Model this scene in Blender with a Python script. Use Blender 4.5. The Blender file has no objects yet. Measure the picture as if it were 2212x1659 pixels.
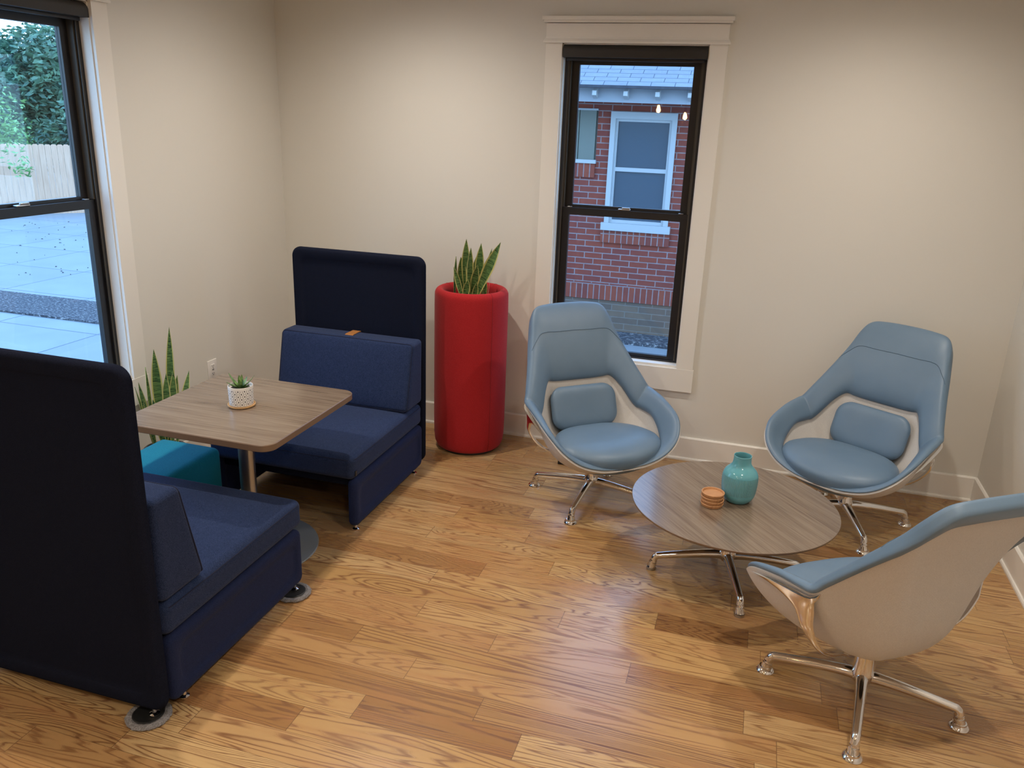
import bpy, bmesh, math, random
from mathutils import Vector, Matrix
random.seed(7)
C = bpy.context.scene.collection
PI = math.pi
sc = bpy.context.scene

# ---------------------------------------------------------------- camera
cam_d = bpy.data.cameras.new('camera'); cam = bpy.data.objects.new('camera', cam_d); C.objects.link(cam)
AX = ((0.95594, 0.29144, 0.03517), (-0.12343, 0.29034, 0.94893), (-0.26635, 0.91146, -0.31351))
m = Matrix.Identity(4)
for i in range(3):
    m[i][0] = AX[0][i]; m[i][1] = AX[1][i]; m[i][2] = -AX[2][i]; m[i][3] = (3.1110, -4.9428, 2.0565)[i]
cam.matrix_world = m
cam_d.sensor_width = 36; cam_d.lens = 36 * 1749.34 / 2212; cam_d.clip_start = .05; cam_d.clip_end = 300
sc.camera = cam

# ---------------------------------------------------------------- sky, exposure
SKY = 5.6
w = bpy.data.worlds.new('sky'); sc.world = w; w.use_nodes = True
wn = w.node_tree.nodes; wl = w.node_tree.links; wn.clear()
tc = wn.new('ShaderNodeTexCoord'); sx = wn.new('ShaderNodeSeparateXYZ'); cr = wn.new('ShaderNodeValToRGB')
bg = wn.new('ShaderNodeBackground'); ow = wn.new('ShaderNodeOutputWorld')
wl.new(tc.outputs['Generated'], sx.inputs[0]); wl.new(sx.outputs['Z'], cr.inputs[0])
cr.color_ramp.elements[0].position = 0.0; cr.color_ramp.elements[0].color = (.44, .68, .92, 1)
cr.color_ramp.elements[1].position = .6; cr.color_ramp.elements[1].color = (.23, .44, .82, 1)
wl.new(cr.outputs[0], bg.inputs[0]); bg.inputs[1].default_value = SKY; wl.new(bg.outputs[0], ow.inputs[0])
sc.view_settings.view_transform = 'Standard'; sc.view_settings.look = 'None'
sc.view_settings.exposure = 0.0; sc.view_settings.gamma = 1.0; sc.view_settings.use_curve_mapping = False

LAMP_W = 102
LAMPS = [(1.15, -1.02), (3.60, -1.02), (1.05, -2.75), (3.65, -3.0), (1.30, -5.0), (3.60, -5.2), (2.4, -7.2)]
CEIL = 2.92

# ---------------------------------------------------------------- helpers
def mesh_obj(name, V, F, mat, parent=None, smooth=True, angle=40):
    me = bpy.data.meshes.new(name); me.from_pydata([tuple(v) for v in V], [], F)
    bm = bmesh.new(); bm.from_mesh(me); bmesh.ops.recalc_face_normals(bm, faces=bm.faces); bm.to_mesh(me); bm.free()
    if mat: me.materials.append(mat)
    o = bpy.data.objects.new(name, me); C.objects.link(o)
    if smooth:
        me.polygons.foreach_set('use_smooth', [True] * len(me.polygons))
        me.set_sharp_from_angle(angle=math.radians(angle))
    if parent: o.parent = parent
    return o
class MB:
    def __init__(s): s.V = []; s.F = []
    def add(s, V, F):
        n = len(s.V); s.V += [tuple(v) for v in V]; s.F += [tuple(i + n for i in f) for f in F]; return s
    def box(s, x0, x1, y0, y1, z0, z1):
        return s.add([(x0,y0,z0),(x1,y0,z0),(x1,y1,z0),(x0,y1,z0),(x0,y0,z1),(x1,y0,z1),(x1,y1,z1),(x0,y1,z1)],
                     [(0,3,2,1),(4,5,6,7),(0,1,5,4),(1,2,6,5),(2,3,7,6),(3,0,4,7)])
    def tube(s, pts, rad, n=12, caps=True, flat=None):
        pts = [Vector(p) for p in pts]; N = len(pts)
        rad = rad if hasattr(rad, '__len__') else [rad] * N
        up = Vector((0, 0, 1)); V = []; F = []
        for i, p in enumerate(pts):
            t = (pts[min(i+1, N-1)] - pts[max(i-1, 0)]).normalized()
            u = up if abs(t.dot(up)) < .98 else Vector((0, 1, 0))
            a = t.cross(u).normalized(); b = a.cross(t).normalized()
            if i and a.dot(pa) < 0: a = -a; b = -b
            pa = a
            fl = flat if flat else 1
            for k in range(n):
                q = 2 * PI * k / n; V.append(p + a * rad[i] * math.cos(q) * fl + b * rad[i] * math.sin(q))
        for i in range(N-1):
            for k in range(n):
                F.append((i*n+k, i*n+(k+1) % n, (i+1)*n+(k+1) % n, (i+1)*n+k))
        if caps: F.append(tuple(range(n))); F.append(tuple(range((N-1)*n, N*n)))
        return s.add(V, F)
    def lathe(s, prof, n=48, c=(0, 0), close=False):
        V = []; F = []
        for r, z in prof:
            for k in range(n):
                q = 2*PI*k/n; V.append((c[0] + r*math.cos(q), c[1] + r*math.sin(q), z))
        M = len(prof)
        for i in range(M-1 + (1 if close else 0)):
            j = (i+1) % M
            for k in range(n): F.append((i*n+k, i*n+(k+1) % n, j*n+(k+1) % n, j*n+k))
        if not close:
            if prof[0][0] > 1e-5: F.append(tuple(range(n)))
            if prof[-1][0] > 1e-5: F.append(tuple(range((M-1)*n, M*n)))
        return s.add(V, F)
    def rbox(s, cx, cy, cz, sx, sy, sz, r, fn=None, seg=5, mid=7):
        def coords(h):
            a = [-h + r*(1-math.cos(PI/2*i/seg)) for i in range(seg)]
            b = [-h + r + (2*(h-r))*i/mid for i in range(mid+1)]
            return a + b + [-v for v in reversed(a)]
        H = (sx/2, sy/2, sz/2); cc = [coords(h) for h in H]; V = []; F = []; idx = {}
        def vid(p):
            k = tuple(round(v, 6) for v in p)
            if k in idx: return idx[k]
            q = Vector([max(-H[i]+r, min(H[i]-r, p[i])) for i in range(3)]); d = Vector(p) - q
            v = q + d.normalized()*r if d.length > 1e-9 else Vector(p)
            if fn: v = Vector(fn(v.x, v.y, v.z))
            idx[k] = len(V); V.append(v + Vector((cx, cy, cz))); return idx[k]
        for ax in range(3):
            u, w_ = (ax+1) % 3, (ax+2) % 3
            for sg in (-1, 1):
                for i in range(len(cc[u])-1):
                    for j in range(len(cc[w_])-1):
                        q = []
                        for a, b in ((i, j), (i+1, j), (i+1, j+1), (i, j+1)):
                            p = [0, 0, 0]; p[ax] = sg*H[ax]; p[u] = cc[u][a]; p[w_] = cc[w_][b]; q.append(vid(p))
                        if len(set(q)) == 4: F.append(tuple(q) if sg > 0 else tuple(reversed(q)))
        return s.add(V, F)
    def xf(s, M, start=0):
        for i in range(start, len(s.V)): s.V[i] = tuple(M @ Vector(s.V[i]))
        return s
    def out(s, name, mat, parent=None, smooth=True, angle=40): return mesh_obj(name, s.V, s.F, mat, parent, smooth, angle)
def thing(name, label, cat, loc=(0, 0, 0), rz=0, group=None):
    o = bpy.data.objects.new(name, None); C.objects.link(o); o.location = loc; o.rotation_euler = (0, 0, rz)
    o.empty_display_size = .1; o['label'] = label; o['category'] = cat
    if group: o['group'] = group
    return o
def tag(o, label, cat, group=None):
    o['label'] = label; o['category'] = cat
    if group: o['group'] = group
    return o
def struct(o): o['kind'] = 'structure'; return o
def dup(root, loc, rz, label, group=None, name=None):
    r = root.copy(); C.objects.link(r); r.location = loc; r.rotation_euler = (0, 0, rz); r['label'] = label
    if group: r['group'] = group
    for ch in [o for o in C.objects if o.parent == root]:
        c = ch.copy(); C.objects.link(c); c.parent = r
        for g in [o for o in C.objects if o.parent == ch]:
            d = g.copy(); C.objects.link(d); d.parent = c
    return r
def rrect(w_, h, r, n=8):   # rounded rectangle outline, centred
    P = []
    for cx, cy, a0 in ((w_/2-r, h/2-r, 0), (-w_/2+r, h/2-r, 90), (-w_/2+r, -h/2+r, 180), (w_/2-r, -h/2+r, 270)):
        for i in range(n+1):
            a = math.radians(a0 + 90*i/n); P.append((cx + r*math.cos(a), cy + r*math.sin(a)))
    return P
def panel(w_, h, t, R, groove=.045, er=None, gd=.007, gr=.05):   # slab in XZ, thickness along Y, stitched groove on both faces
    er = er or t*.45; prof = []
    for i in range(6):
        a = PI/2*i/5; prof.append((er*(1-math.cos(a)), t/2 - er*(1-math.sin(a))))
    prof = [(o, y) for o, y in prof]
    if groove: prof += [(groove, t/2), (groove+.004, t/2-gd*.4), (groove+.012, t/2-gd), (groove+.03, t/2 - gd*1.0)]
    V = []; F = []; n = None
    seq = [(o, -y) for o, y in reversed(prof)] + prof
    for o, y in seq:
        P = rrect(w_-2*o, h-2*o, max(R-o, .004) if o < groove-.001 or not groove else gr); n = len(P)
        V += [(p[0], y, p[1]) for p in P]
    for i in range(len(seq)-1):
        for k in range(n): F.append((i*n+k, i*n+(k+1) % n, (i+1)*n+(k+1) % n, (i+1)*n+k))
    F.append(tuple(range(n))); F.append(tuple(range((len(seq)-1)*n, len(seq)*n)))
    return V, F

def edge_material(o, m2, zcut=.5):   # banded edge: every face that is not flat gets the edge material
    o.data.materials.append(m2)
    for p in o.data.polygons:
        if abs(p.normal.z) < zcut: p.material_index = 1
    return o
# ---------------------------------------------------------------- materials
def mat(name, col=(.5, .5, .5), rough=.5, metal=0, spec=.5, **kw):
    m = bpy.data.materials.new(name); m.use_nodes = True; b = m.node_tree.nodes['Principled BSDF']
    b.inputs['Base Color'].default_value = (*col, 1); b.inputs['Roughness'].default_value = rough
    b.inputs['Metallic'].default_value = metal; b.inputs['Specular IOR Level'].default_value = spec
    for k, v in kw.items(): b.inputs[k.replace('_', ' ')].default_value = v
    return m
class NT:
    def __init__(s, m): s.t = m.node_tree; s.b = s.t.nodes['Principled BSDF']
    def n(s, typ, **kw):
        x = s.t.nodes.new(typ)
        for k, v in kw.items(): setattr(x, k, v)
        return x
    def l(s, a, b): s.t.links.new(a, b)
    def coord(s, kind='Object', scale=(1, 1, 1), rot=(0, 0, 0), loc=(0, 0, 0)):
        c = s.n('ShaderNodeTexCoord'); mp = s.n('ShaderNodeMapping'); s.l(c.outputs[kind], mp.inputs[0])
        mp.inputs['Scale'].default_value = scale; mp.inputs['Rotation'].default_value = rot; mp.inputs['Location'].default_value = loc
        return mp.outputs[0]
    def noise(s, vec, scale, detail=2, rough=.5, dist=0):
        x = s.n('ShaderNodeTexNoise'); s.l(vec, x.inputs['Vector']); x.inputs['Scale'].default_value = scale
        x.inputs['Detail'].default_value = detail; x.inputs['Roughness'].default_value = rough; x.inputs['Distortion'].default_value = dist
        return x.outputs['Fac']
    def ramp(s, fac, stops, interp='LINEAR'):
        x = s.n('ShaderNodeValToRGB'); s.l(fac, x.inputs[0]); e = x.color_ramp; e.interpolation = interp
        while len(e.elements) < len(stops): e.elements.new(.5)
        for el, (p, c) in zip(e.elements, stops): el.position = p; el.color = (*c, 1) if len(c) == 3 else c
        return x.outputs[0]
    def math(s, op, a, b=None, c=None, clamp=False):
        x = s.n('ShaderNodeMath', operation=op); x.use_clamp = clamp
        for i, v in enumerate((a, b, c)):
            if v is None: continue
            if hasattr(v, 'links'): s.l(v, x.inputs[i])
            else: x.inputs[i].default_value = v
        return x.outputs[0]
    def mix(s, fac, a, b, blend='MIX'):
        x = s.n('ShaderNodeMix', data_type='RGBA', blend_type=blend)
        for sock, v in ((x.inputs[0], fac), (x.inputs[6], a), (x.inputs[7], b)):
            if hasattr(v, 'links'): s.l(v, sock)
            elif hasattr(v, '__len__'): sock.default_value = (*v, 1)
            else: sock.default_value = v
        return x.outputs[2]
    def bump(s, h, strength=.2, dist=.002):
        x = s.n('ShaderNodeBump'); s.l(h, x.inputs['Height']); x.inputs['Strength'].default_value = strength; x.inputs['Distance'].default_value = dist
        s.l(x.outputs[0], s.b.inputs['Normal'])
    def base(s, c): s.l(c, s.b.inputs['Base Color'])

def wall_paint(name, col):
    m = mat(name, col, .62, spec=.35); t = NT(m); v = t.coord()
    t.bump(t.noise(v, 260, 3), .06, .001); return m
M_wall = wall_paint('wall_paint', (.73, .705, .64))
M_ceil = wall_paint('ceiling_paint', (.84, .82, .77))
M_trim = mat('trim_paint', (.83, .80, .735), .35)
M_black = mat('black_vinyl', (.012, .012, .014), .38)
M_liner = mat('jamb_liner', (.06, .050, .036), .45)
M_cass = mat('shade_cassette', (.022, .019, .016), .55)
M_chrome = mat('polished_aluminium', (.80, .78, .76), .09, 1)
M_satin = mat('satin_steel', (.46, .46, .46), .33, 1)
M_darkplastic = mat('dark_plastic', (.012, .012, .012), .5)
M_white = mat('white_plastic', (.8, .77, .73), .35)
M_slot = mat('outlet_slot', (.02, .02, .02), .5)
M_tan = mat('tan_leather', (.38, .16, .045), .5)

def fabric(name, c1, c2, scale=420, bump=.35, rough=.95, sheen=.1, spec=.1):
    m = mat(name, c1, rough, spec=spec, Sheen_Weight=sheen, Sheen_Roughness=.5); t = NT(m); v = t.coord()
    n = t.noise(v, scale, 2, .7); n2 = t.noise(v, scale*.12, 3, .6)
    f = t.math('ADD', t.math('MULTIPLY', n, .9), t.math('MULTIPLY', n2, .1))
    t.base(t.ramp(f, [(.38, c1), (.62, c2)])); t.bump(n, bump, .0012); return m
M_cush = fabric('navy_melange_wool', (.010, .019, .052), (.036, .053, .118), sheen=.06, spec=.05)
M_side = fabric('navy_side_felt', (.012, .018, .050), (.022, .031, .084), sheen=.04, spec=.05)
M_screen = fabric('dark_screen_felt', (.0080, .0098, .018), (.0140, .0165, .031), sheen=0, spec=.02)
M_red = fabric('red_felt', (.36, .016, .020), (.45, .026, .030), 300, .2, .9, .08)
M_teal = fabric('teal_felt', (.006, .17, .25), (.010, .23, .32), 300, .2)
M_knit = fabric('off_white_knit', (.55, .52, .48), (.66, .63, .59), 500, .4)
def knit_weave(m):
    t = NT(m); v = t.coord(); wv = t.n('ShaderNodeTexWave', bands_direction='Z'); t.l(v, wv.inputs[0]); wv.inputs['Scale'].default_value = 130
    wv.inputs['Distortion'].default_value = .4; t.bump(wv.outputs['Fac'], .35, .0012)
knit_weave(M_knit)
M_leather = mat('blue_leather', (.135, .21, .30), .44, spec=.5)
t = NT(M_leather); v = t.coord(); t.bump(t.noise(v, 380, 3, .6), .12, .0008)
t.base(t.ramp(t.noise(v, 6, 2), [(.3, (.125, .20, .285)), (.7, (.145, .222, .31))]))
M_seam = mat('leather_seam', (.085, .145, .21), .6)
M_piping = mat('navy_piping', (.006, .010, .036), .9)
M_fuzz = fabric('grey_wool', (.16, .15, .15), (.30, .29, .29), 200, .8)
M_soil = mat('soil', (.02, .014, .01), 1); t = NT(M_soil); v = t.coord()
n = t.noise(v, 160, 4); t.base(t.ramp(n, [(.35, (.012, .008, .006)), (.65, (.05, .032, .02))])); t.bump(n, 1, .004)
M_coaster = mat('wooden_coaster', (.55, .27, .11), .55); t = NT(M_coaster); v = t.coord(scale=(4, 60, 4))
t.base(t.ramp(t.noise(v, 4, 3), [(.3, (.46, .21, .08)), (.7, (.62, .32, .14))]))
M_bamboo = mat('bamboo', (.62, .38, .17), .5)
M_vase = mat('turquoise_glaze', (.13, .39, .44), .12, spec=.6)
def ribbed(m):
    t = NT(m); c = t.n('ShaderNodeTexCoord'); s = t.n('ShaderNodeSeparateXYZ'); t.l(c.outputs['Object'], s.inputs[0])
    a = t.math('ARCTAN2', s.outputs['Y'], s.outputs['X']); r = t.math('SINE', t.math('MULTIPLY', a, 96))
    z = s.outputs['Z']; k = t.math('MULTIPLY', t.math('GREATER_THAN', z, .048), t.math('LESS_THAN', z, .135))
    x = t.n('ShaderNodeBump'); t.l(t.math('MULTIPLY', r, k), x.inputs['Height']); x.inputs['Strength'].default_value = .9; x.inputs['Distance'].default_value = .0012
    t.l(x.outputs[0], t.b.inputs['Normal'])
    t.base(t.ramp(t.math('MULTIPLY', t.math('MULTIPLY_ADD', r, .5, .5), k), [(0, (.13, .39, .44)), (1, (.20, .47, .50))]))
ribbed(M_vase)

def laminate(name, rot):
    m = mat(name, (.3, .2, .13), .25, spec=.75, Coat_Weight=.3, Coat_Roughness=.14); t = NT(m); v = t.coord(rot=(0, 0, rot), scale=(1.1, 34, 1.1))
    n = t.noise(v, 3.2, 5, .62); v2 = t.coord(rot=(0, 0, rot), scale=(.7, 7, 1)); n2 = t.noise(v2, 2.2, 2)
    f = t.math('ADD', t.math('MULTIPLY', n, .7), t.math('MULTIPLY', n2, .3))
    t.base(t.ramp(f, [(.34, (.115, .076, .050)), (.46, (.185, .130, .088)), (.60, (.250, .185, .128)), (.72, (.175, .122, .082))]))
    t.bump(n, .08, .0006); return m
M_lam1 = laminate('walnut_laminate', 0.0)
M_lam2 = laminate('walnut_laminate_round', math.radians(38))
M_lamedge = mat('table_edge', (.19, .125, .08), .35)

# red oak floor: every plank carries its own random colour attribute and its own UV run
def oak():
    m = mat('red_oak_planks', (.5, .3, .13), .27, spec=.55, Coat_Weight=.15, Coat_Roughness=.2); t = NT(m)
    at = t.n('ShaderNodeAttribute', attribute_name='plank'); sp = t.n('ShaderNodeSeparateColor'); t.l(at.outputs['Color'], sp.inputs[0])
    R, G, B = sp.outputs
    uv = t.n('ShaderNodeUVMap', uv_map='uv'); us = t.n('ShaderNodeSeparateXYZ'); t.l(uv.outputs[0], us.inputs[0])
    U, V = us.outputs[0], us.outputs[1]
    def vec(a, b, c):
        x = t.n('ShaderNodeCombineXYZ')
        for i, q in enumerate((a, b, c)):
            if hasattr(q, 'links'): t.l(q, x.inputs[i])
            else: x.inputs[i].default_value = q
        return x.outputs[0]
    off = t.math('MULTIPLY', R, 60.0); off2 = t.math('MULTIPLY', G, 40.0)
    us_ = t.math('MULTIPLY', U, t.math('MULTIPLY_ADD', t.math('POWER', B, 1.6), 1.15, .22))
    g = vec(t.math('ADD', us_, off), t.math('MULTIPLY', V, 7.5), off2)
    f1 = t.noise(g, 1.25, 2.0, .42, .18)
    warp = t.noise(vec(t.math('ADD', t.math('MULTIPLY', U, 5.0), off2), t.math('MULTIPLY', V, 24.0), off), 1.6, 2, .6)
    freq = t.math('MULTIPLY_ADD', G, 80, 95)
    ph = t.math('ADD', t.math('MULTIPLY', f1, freq), t.math('MULTIPLY', warp, 2.4))
    s = t.math('MULTIPLY_ADD', t.math('SINE', ph), .5, .5)
    line = t.math('POWER', s, 3.6)
    fib = t.noise(vec(t.math('ADD', t.math('MULTIPLY', U, 7), off), t.math('MULTIPLY', V, 260.0), off2), 1.0, 3, .65)
    lin = t.math('MULTIPLY', line, t.math('MULTIPLY_ADD', fib, 1.5, .10), clamp=True)
    tone = t.ramp(G, [(0, (.42, .235, .085)), (.25, (.52, .325, .135)), (.5, (.45, .250, .100)), (.78, (.57, .380, .175)), (.92, (.37, .195, .072)), (1, (.31, .155, .058))])
    dark = t.ramp(G, [(0, (.20, .085, .032)), (.5, (.25, .115, .042)), (1, (.16, .066, .025))])
    col = t.mix(t.math('MULTIPLY', lin, t.math('MULTIPLY_ADD', R, .3, .78)), tone, dark)
    blot = t.noise(vec(t.math('ADD', t.math('MULTIPLY', U, 1.6), off2), t.math('MULTIPLY', V, 9.0), off), 1.5, 3, .55)
    col = t.mix(t.ramp(blot, [(.50, (0, 0, 0)), (.78, (.5, .5, .5))]), col, (.40, .18, .075))
    # knots
    kv = t.n('ShaderNodeTexVoronoi'); t.l(vec(t.math('ADD', t.math('MULTIPLY', U, 1.1), off), t.math('MULTIPLY', V, 2.6), off2), kv.inputs['Vector']); kv.inputs['Scale'].default_value = 1.25
    kn = t.ramp(kv.outputs['Distance'], [(0, (1, 1, 1)), (.022, (.75, .75, .75)), (.055, (0, 0, 0))])
    col = t.mix(t.math('MULTIPLY', kn, .85), col, (.09, .045, .02))
    # plank edges
    e1 = t.math('LESS_THAN', V, .0008); e2 = t.math('GREATER_THAN', V, .1288)
    ln = t.n('ShaderNodeAttribute', attribute_name='plen'); L = ln.outputs['Fac']
    e3 = t.math('LESS_THAN', U, .0012); e4 = t.math('GREATER_THAN', U, t.math('SUBTRACT', L, .0012))
    e = t.math('MAXIMUM', t.math('MAXIMUM', e1, e2), t.math('MAXIMUM', e3, e4))
    col = t.mix(t.math('MULTIPLY', e, .72), col, (.10, .05, .022))
    t.base(col)
    t.l(t.math('MULTIPLY_ADD', lin, .10, .25), t.b.inputs['Roughness'])
    t.bump(t.math('SUBTRACT', t.math('MULTIPLY', lin, -.4), t.math('MULTIPLY', e, 1.5)), .22, .0008)
    return m
M_oak = oak()

def snake_leaf():
    m = mat('snake_plant_leaf', (.05, .12, .03), .42); t = NT(m)
    uv = t.n('ShaderNodeUVMap', uv_map='uv'); us = t.n('ShaderNodeSeparateXYZ'); t.l(uv.outputs[0], us.inputs[0])
    mp = t.n('ShaderNodeMapping'); t.l(uv.outputs[0], mp.inputs[0]); mp.inputs['Scale'].default_value = (.55, 34, 1)
    n = t.noise(mp.outputs[0], 1.6, 3, .6, .8)
    body = t.ramp(n, [(.36, (.014, .045, .016)), (.47, (.055, .13, .035)), (.62, (.15, .26, .075))])
    ed = t.math('ABSOLUTE', t.math('MULTIPLY_ADD', us.outputs[0], 2, -1))
    t.base(t.mix(t.ramp(ed, [(.70, (0, 0, 0)), (.78, (1, 1, 1))]), body, (.52, .50, .17)))
    return m
M_snake = snake_leaf()
M_succ = mat('succulent_leaf', (.10, .20, .05), .4); t = NT(M_succ); v = t.coord(scale=(1, 1, 1))
t.base(t.ramp(t.noise(v, 45, 2), [(.35, (.05, .11, .03)), (.65, (.22, .36, .10))]))
def pot_pattern():
    m = mat('patterned_ceramic', (.8, .77, .72), .35); t = NT(m)
    c = t.n('ShaderNodeTexCoord'); s = t.n('ShaderNodeSeparateXYZ'); t.l(c.outputs['Object'], s.inputs[0])
    a = t.math('MULTIPLY', t.math('ARCTAN2', s.outputs['Y'], s.outputs['X']), 12/PI)     # 24 half columns round
    z = t.math('DIVIDE', s.outputs['Z'], .0255)
    row = t.math('MULTIPLY', z, 1.0)
    # wavy lines: |frac(a + .22*sin(2 pi z) * side) - .5|
    fa = t.math('FRACT', a); par = t.math('SUBTRACT', t.math('MULTIPLY', t.math('FRACT', t.math('MULTIPLY', t.math('FLOOR', a), .5)), 4), 1)
    wv = t.math('MULTIPLY', t.math('COSINE', t.math('MULTIPLY', z, 2*PI)), .20)
    cell = t.math('SUBTRACT', fa, .5)
    # line at the cell border displaced by wave (cells alternate wide and narrow)
    d1 = t.math('ABSOLUTE', t.math('SUBTRACT', t.math('FRACT', t.math('ADD', t.math('MULTIPLY', a, .5), t.math('MULTIPLY', wv, .5))), .5))
    d2 = t.math('ABSOLUTE', t.math('SUBTRACT', t.math('FRACT', t.math('ADD', t.math('MULTIPLY_ADD', a, .5, .5), t.math('MULTIPLY', wv, -.5))), .5))
    ln = t.math('MAXIMUM', t.math('LESS_THAN', d1, .030), t.math('LESS_THAN', d2, .030))
    zz = t.math('ADD', z, t.math('MULTIPLY', t.math('ADD', t.math('MULTIPLY', par, .5), .5), .5))
    dz = t.math('SUBTRACT', t.math('FRACT', zz), .5)
    dd = t.math('ADD', t.math('POWER', t.math('DIVIDE', cell, .17), 2), t.math('POWER', t.math('DIVIDE', dz, .15), 2))
    dot = t.math('LESS_THAN', dd, 1)
    zr = t.math('MULTIPLY', t.math('GREATER_THAN', s.outputs['Z'], .006), t.math('LESS_THAN', s.outputs['Z'], .080))
    col = t.mix(t.math('MULTIPLY', ln, zr), (.80, .77, .72), (.12, .11, .11))
    t.base(t.mix(t.math('MULTIPLY', dot, zr), col, (.012, .012, .02))); return m
M_pot = pot_pattern()

def thin_glass(name, tint=(1, 1, 1)):
    m = bpy.data.materials.new(name); m.use_nodes = True; nt = m.node_tree; nt.nodes.clear()
    o = nt.nodes.new('ShaderNodeOutputMaterial'); mx = nt.nodes.new('ShaderNodeMixShader'); geo = nt.nodes.new('ShaderNodeNewGeometry'); dt = nt.nodes.new('ShaderNodeVectorMath'); dt.operation = 'DOT_PRODUCT'
    nt.links.new(geo.outputs['Normal'], dt.inputs[0]); nt.links.new(geo.outputs['Incoming'], dt.inputs[1])
    s1 = nt.nodes.new('ShaderNodeMath'); s1.operation = 'SUBTRACT'; s1.inputs[0].default_value = 1; nt.links.new(dt.outputs['Value'], s1.inputs[1])
    pw = nt.nodes.new('ShaderNodeMath'); pw.operation = 'POWER'; nt.links.new(s1.outputs[0], pw.inputs[0]); pw.inputs[1].default_value = 5
    f = nt.nodes.new('ShaderNodeMath'); f.operation = 'MULTIPLY_ADD'; nt.links.new(pw.outputs[0], f.inputs[0]); f.inputs[1].default_value = .45; f.inputs[2].default_value = .024
    tr = nt.nodes.new('ShaderNodeBsdfTransparent'); tr.inputs[0].default_value = (*tint, 1); g = nt.nodes.new('ShaderNodeBsdfGlossy'); g.inputs['Roughness'].default_value = 0.0
    nt.links.new(f.outputs[0], mx.inputs[0]); nt.links.new(tr.outputs[0], mx.inputs[1]); nt.links.new(g.outputs[0], mx.inputs[2]); nt.links.new(mx.outputs[0], o.inputs[0]); return m
M_glass = thin_glass('window_glass', (.93, .96, .98))
def emis(name, col, s):
    m = mat(name, col, .5); b = m.node_tree.nodes['Principled BSDF']; b.inputs['Emission Color'].default_value = (*col, 1); b.inputs['Emission Strength'].default_value = s; return m
M_lens = emis('lamp_lens', (1, .86, .70), 14)
M_bulb = emis('bulb_filament', (1, .62, .28), 90)

def brick(name, c1, c2, mortar, bw, bh, off=.5, msize=.006, vertical=False, rough=.85, axes='XZ'):
    m = mat(name, c1, rough, spec=.2); t = NT(m); c = t.n('ShaderNodeTexCoord'); s = t.n('ShaderNodeSeparateXYZ'); t.l(c.outputs['Object'], s.inputs[0])
    x = t.n('ShaderNodeCombineXYZ'); t.l(s.outputs[axes[0]], x.inputs[0]); t.l(s.outputs[axes[1]], x.inputs[1])
    b = t.n('ShaderNodeTexBrick'); t.l(x.outputs[0], b.inputs['Vector']); b.offset = off
    for k, v_ in (('Scale', 1), ('Mortar Size', msize), ('Mortar Smooth', .1), ('Bias', 0), ('Brick Width', bw), ('Row Height', bh)): b.inputs[k].default_value = v_
    b.inputs['Color1'].default_value = (*c1, 1); b.inputs['Color2'].default_value = (*c2, 1); b.inputs['Mortar'].default_value = (*mortar, 1)
    n = t.noise(x.outputs[0], 14, 5, .65)
    t.base(t.mix(t.math('MULTIPLY_ADD', n, .8, -.05, clamp=True), b.outputs['Color'], (.55*c1[0], .55*c1[1], .6*c1[2]), 'MIX'))
    h = t.math('SUBTRACT', t.math('MULTIPLY', n, .5), t.math('MULTIPLY', b.outputs['Fac'], 1)); t.bump(h, .6, .006); return m
M_brick = brick('red_brick', (.31, .072, .045), (.21, .058, .050), (.34, .30, .30), .215, .069)
M_soldier = brick('soldier_brick', (.33, .082, .048), (.19, .055, .050), (.34, .30, .30), .070, .6, 0)
M_tanbrick = brick('tan_brick', (.21, .145, .10), (.14, .105, .085), (.24, .21, .18), .32, .075)
M_shingle = brick('grey_shingle', (.29, .30, .32), (.25, .26, .29), (.045, .05, .065), .245, .096, .5, .004, axes='XY')
M_conc = mat('concrete', (.52, .56, .58), .9); t = NT(M_conc); c = t.n('ShaderNodeTexCoord')
b = t.n('ShaderNodeTexBrick'); t.l(c.outputs['Object'], b.inputs['Vector']); b.offset = 0
for k, v_ in (('Scale', 1), ('Mortar Size', .012), ('Mortar Smooth', .1), ('Bias', 0), ('Brick Width', 1.62), ('Row Height', 1.6)): b.inputs[k].default_value = v_
b.inputs['Color1'].default_value = (.29, .31, .31, 1); b.inputs['Color2'].default_value = (.265, .28, .285, 1); b.inputs['Mortar'].default_value = (.10, .115, .13, 1)
n = t.noise(c.outputs['Object'], 1.3, 6, .6); t.base(t.mix(t.ramp(n, [(.35, (0, 0, 0)), (.7, (.45, .45, .45))]), b.outputs['Color'], (.20, .215, .23)))
M_mulch = mat('mulch', (.03, .03, .035), 1); t = NT(M_mulch); v = t.coord(scale=(1, 1.8, 1)); n = t.noise(v, 22, 5, .75)
t.base(t.ramp(n, [(.40, (.045, .045, .055)), (.54, (.11, .11, .12)), (.62, (.42, .41, .40))])); t.bump(n, 1, .03)
M_fascia = mat('painted_fascia', (.29, .31, .34), .6)
M_whitewood = mat('white_painted_wood', (.44, .455, .46), .5)
M_board = mat('grey_green_board', (.17, .185, .155), .6)
M_housewin = mat('dark_window_glass', (.04, .07, .10), .05, spec=.8)
M_fence = mat('cedar_pickets', (.5, .36, .25), .85); t = NT(M_fence); v = t.coord(scale=(14, 14, 1.2)); n = t.noise(v, 1.6, 4, .6)
t.base(t.ramp(n, [(.3, (.60, .36, .23)), (.7, (.72, .47, .32))]))
def leafmat(name, a, b_):
    m = mat(name, a, .6); t = NT(m); v = t.coord(); t.base(t.ramp(t.noise(v, 2.4, 3), [(.35, a), (.65, b_)])); return m
M_leafA = leafmat('leaf_dark', (.05, .12, .085), (.15, .28, .16))
M_leafB = leafmat('leaf_light', (.14, .32, .09), (.26, .48, .17))
M_bark = mat('bark', (.06, .045, .035), .9)
M_fallen = mat('fallen_leaf', (.05, .045, .03), .9)

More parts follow.
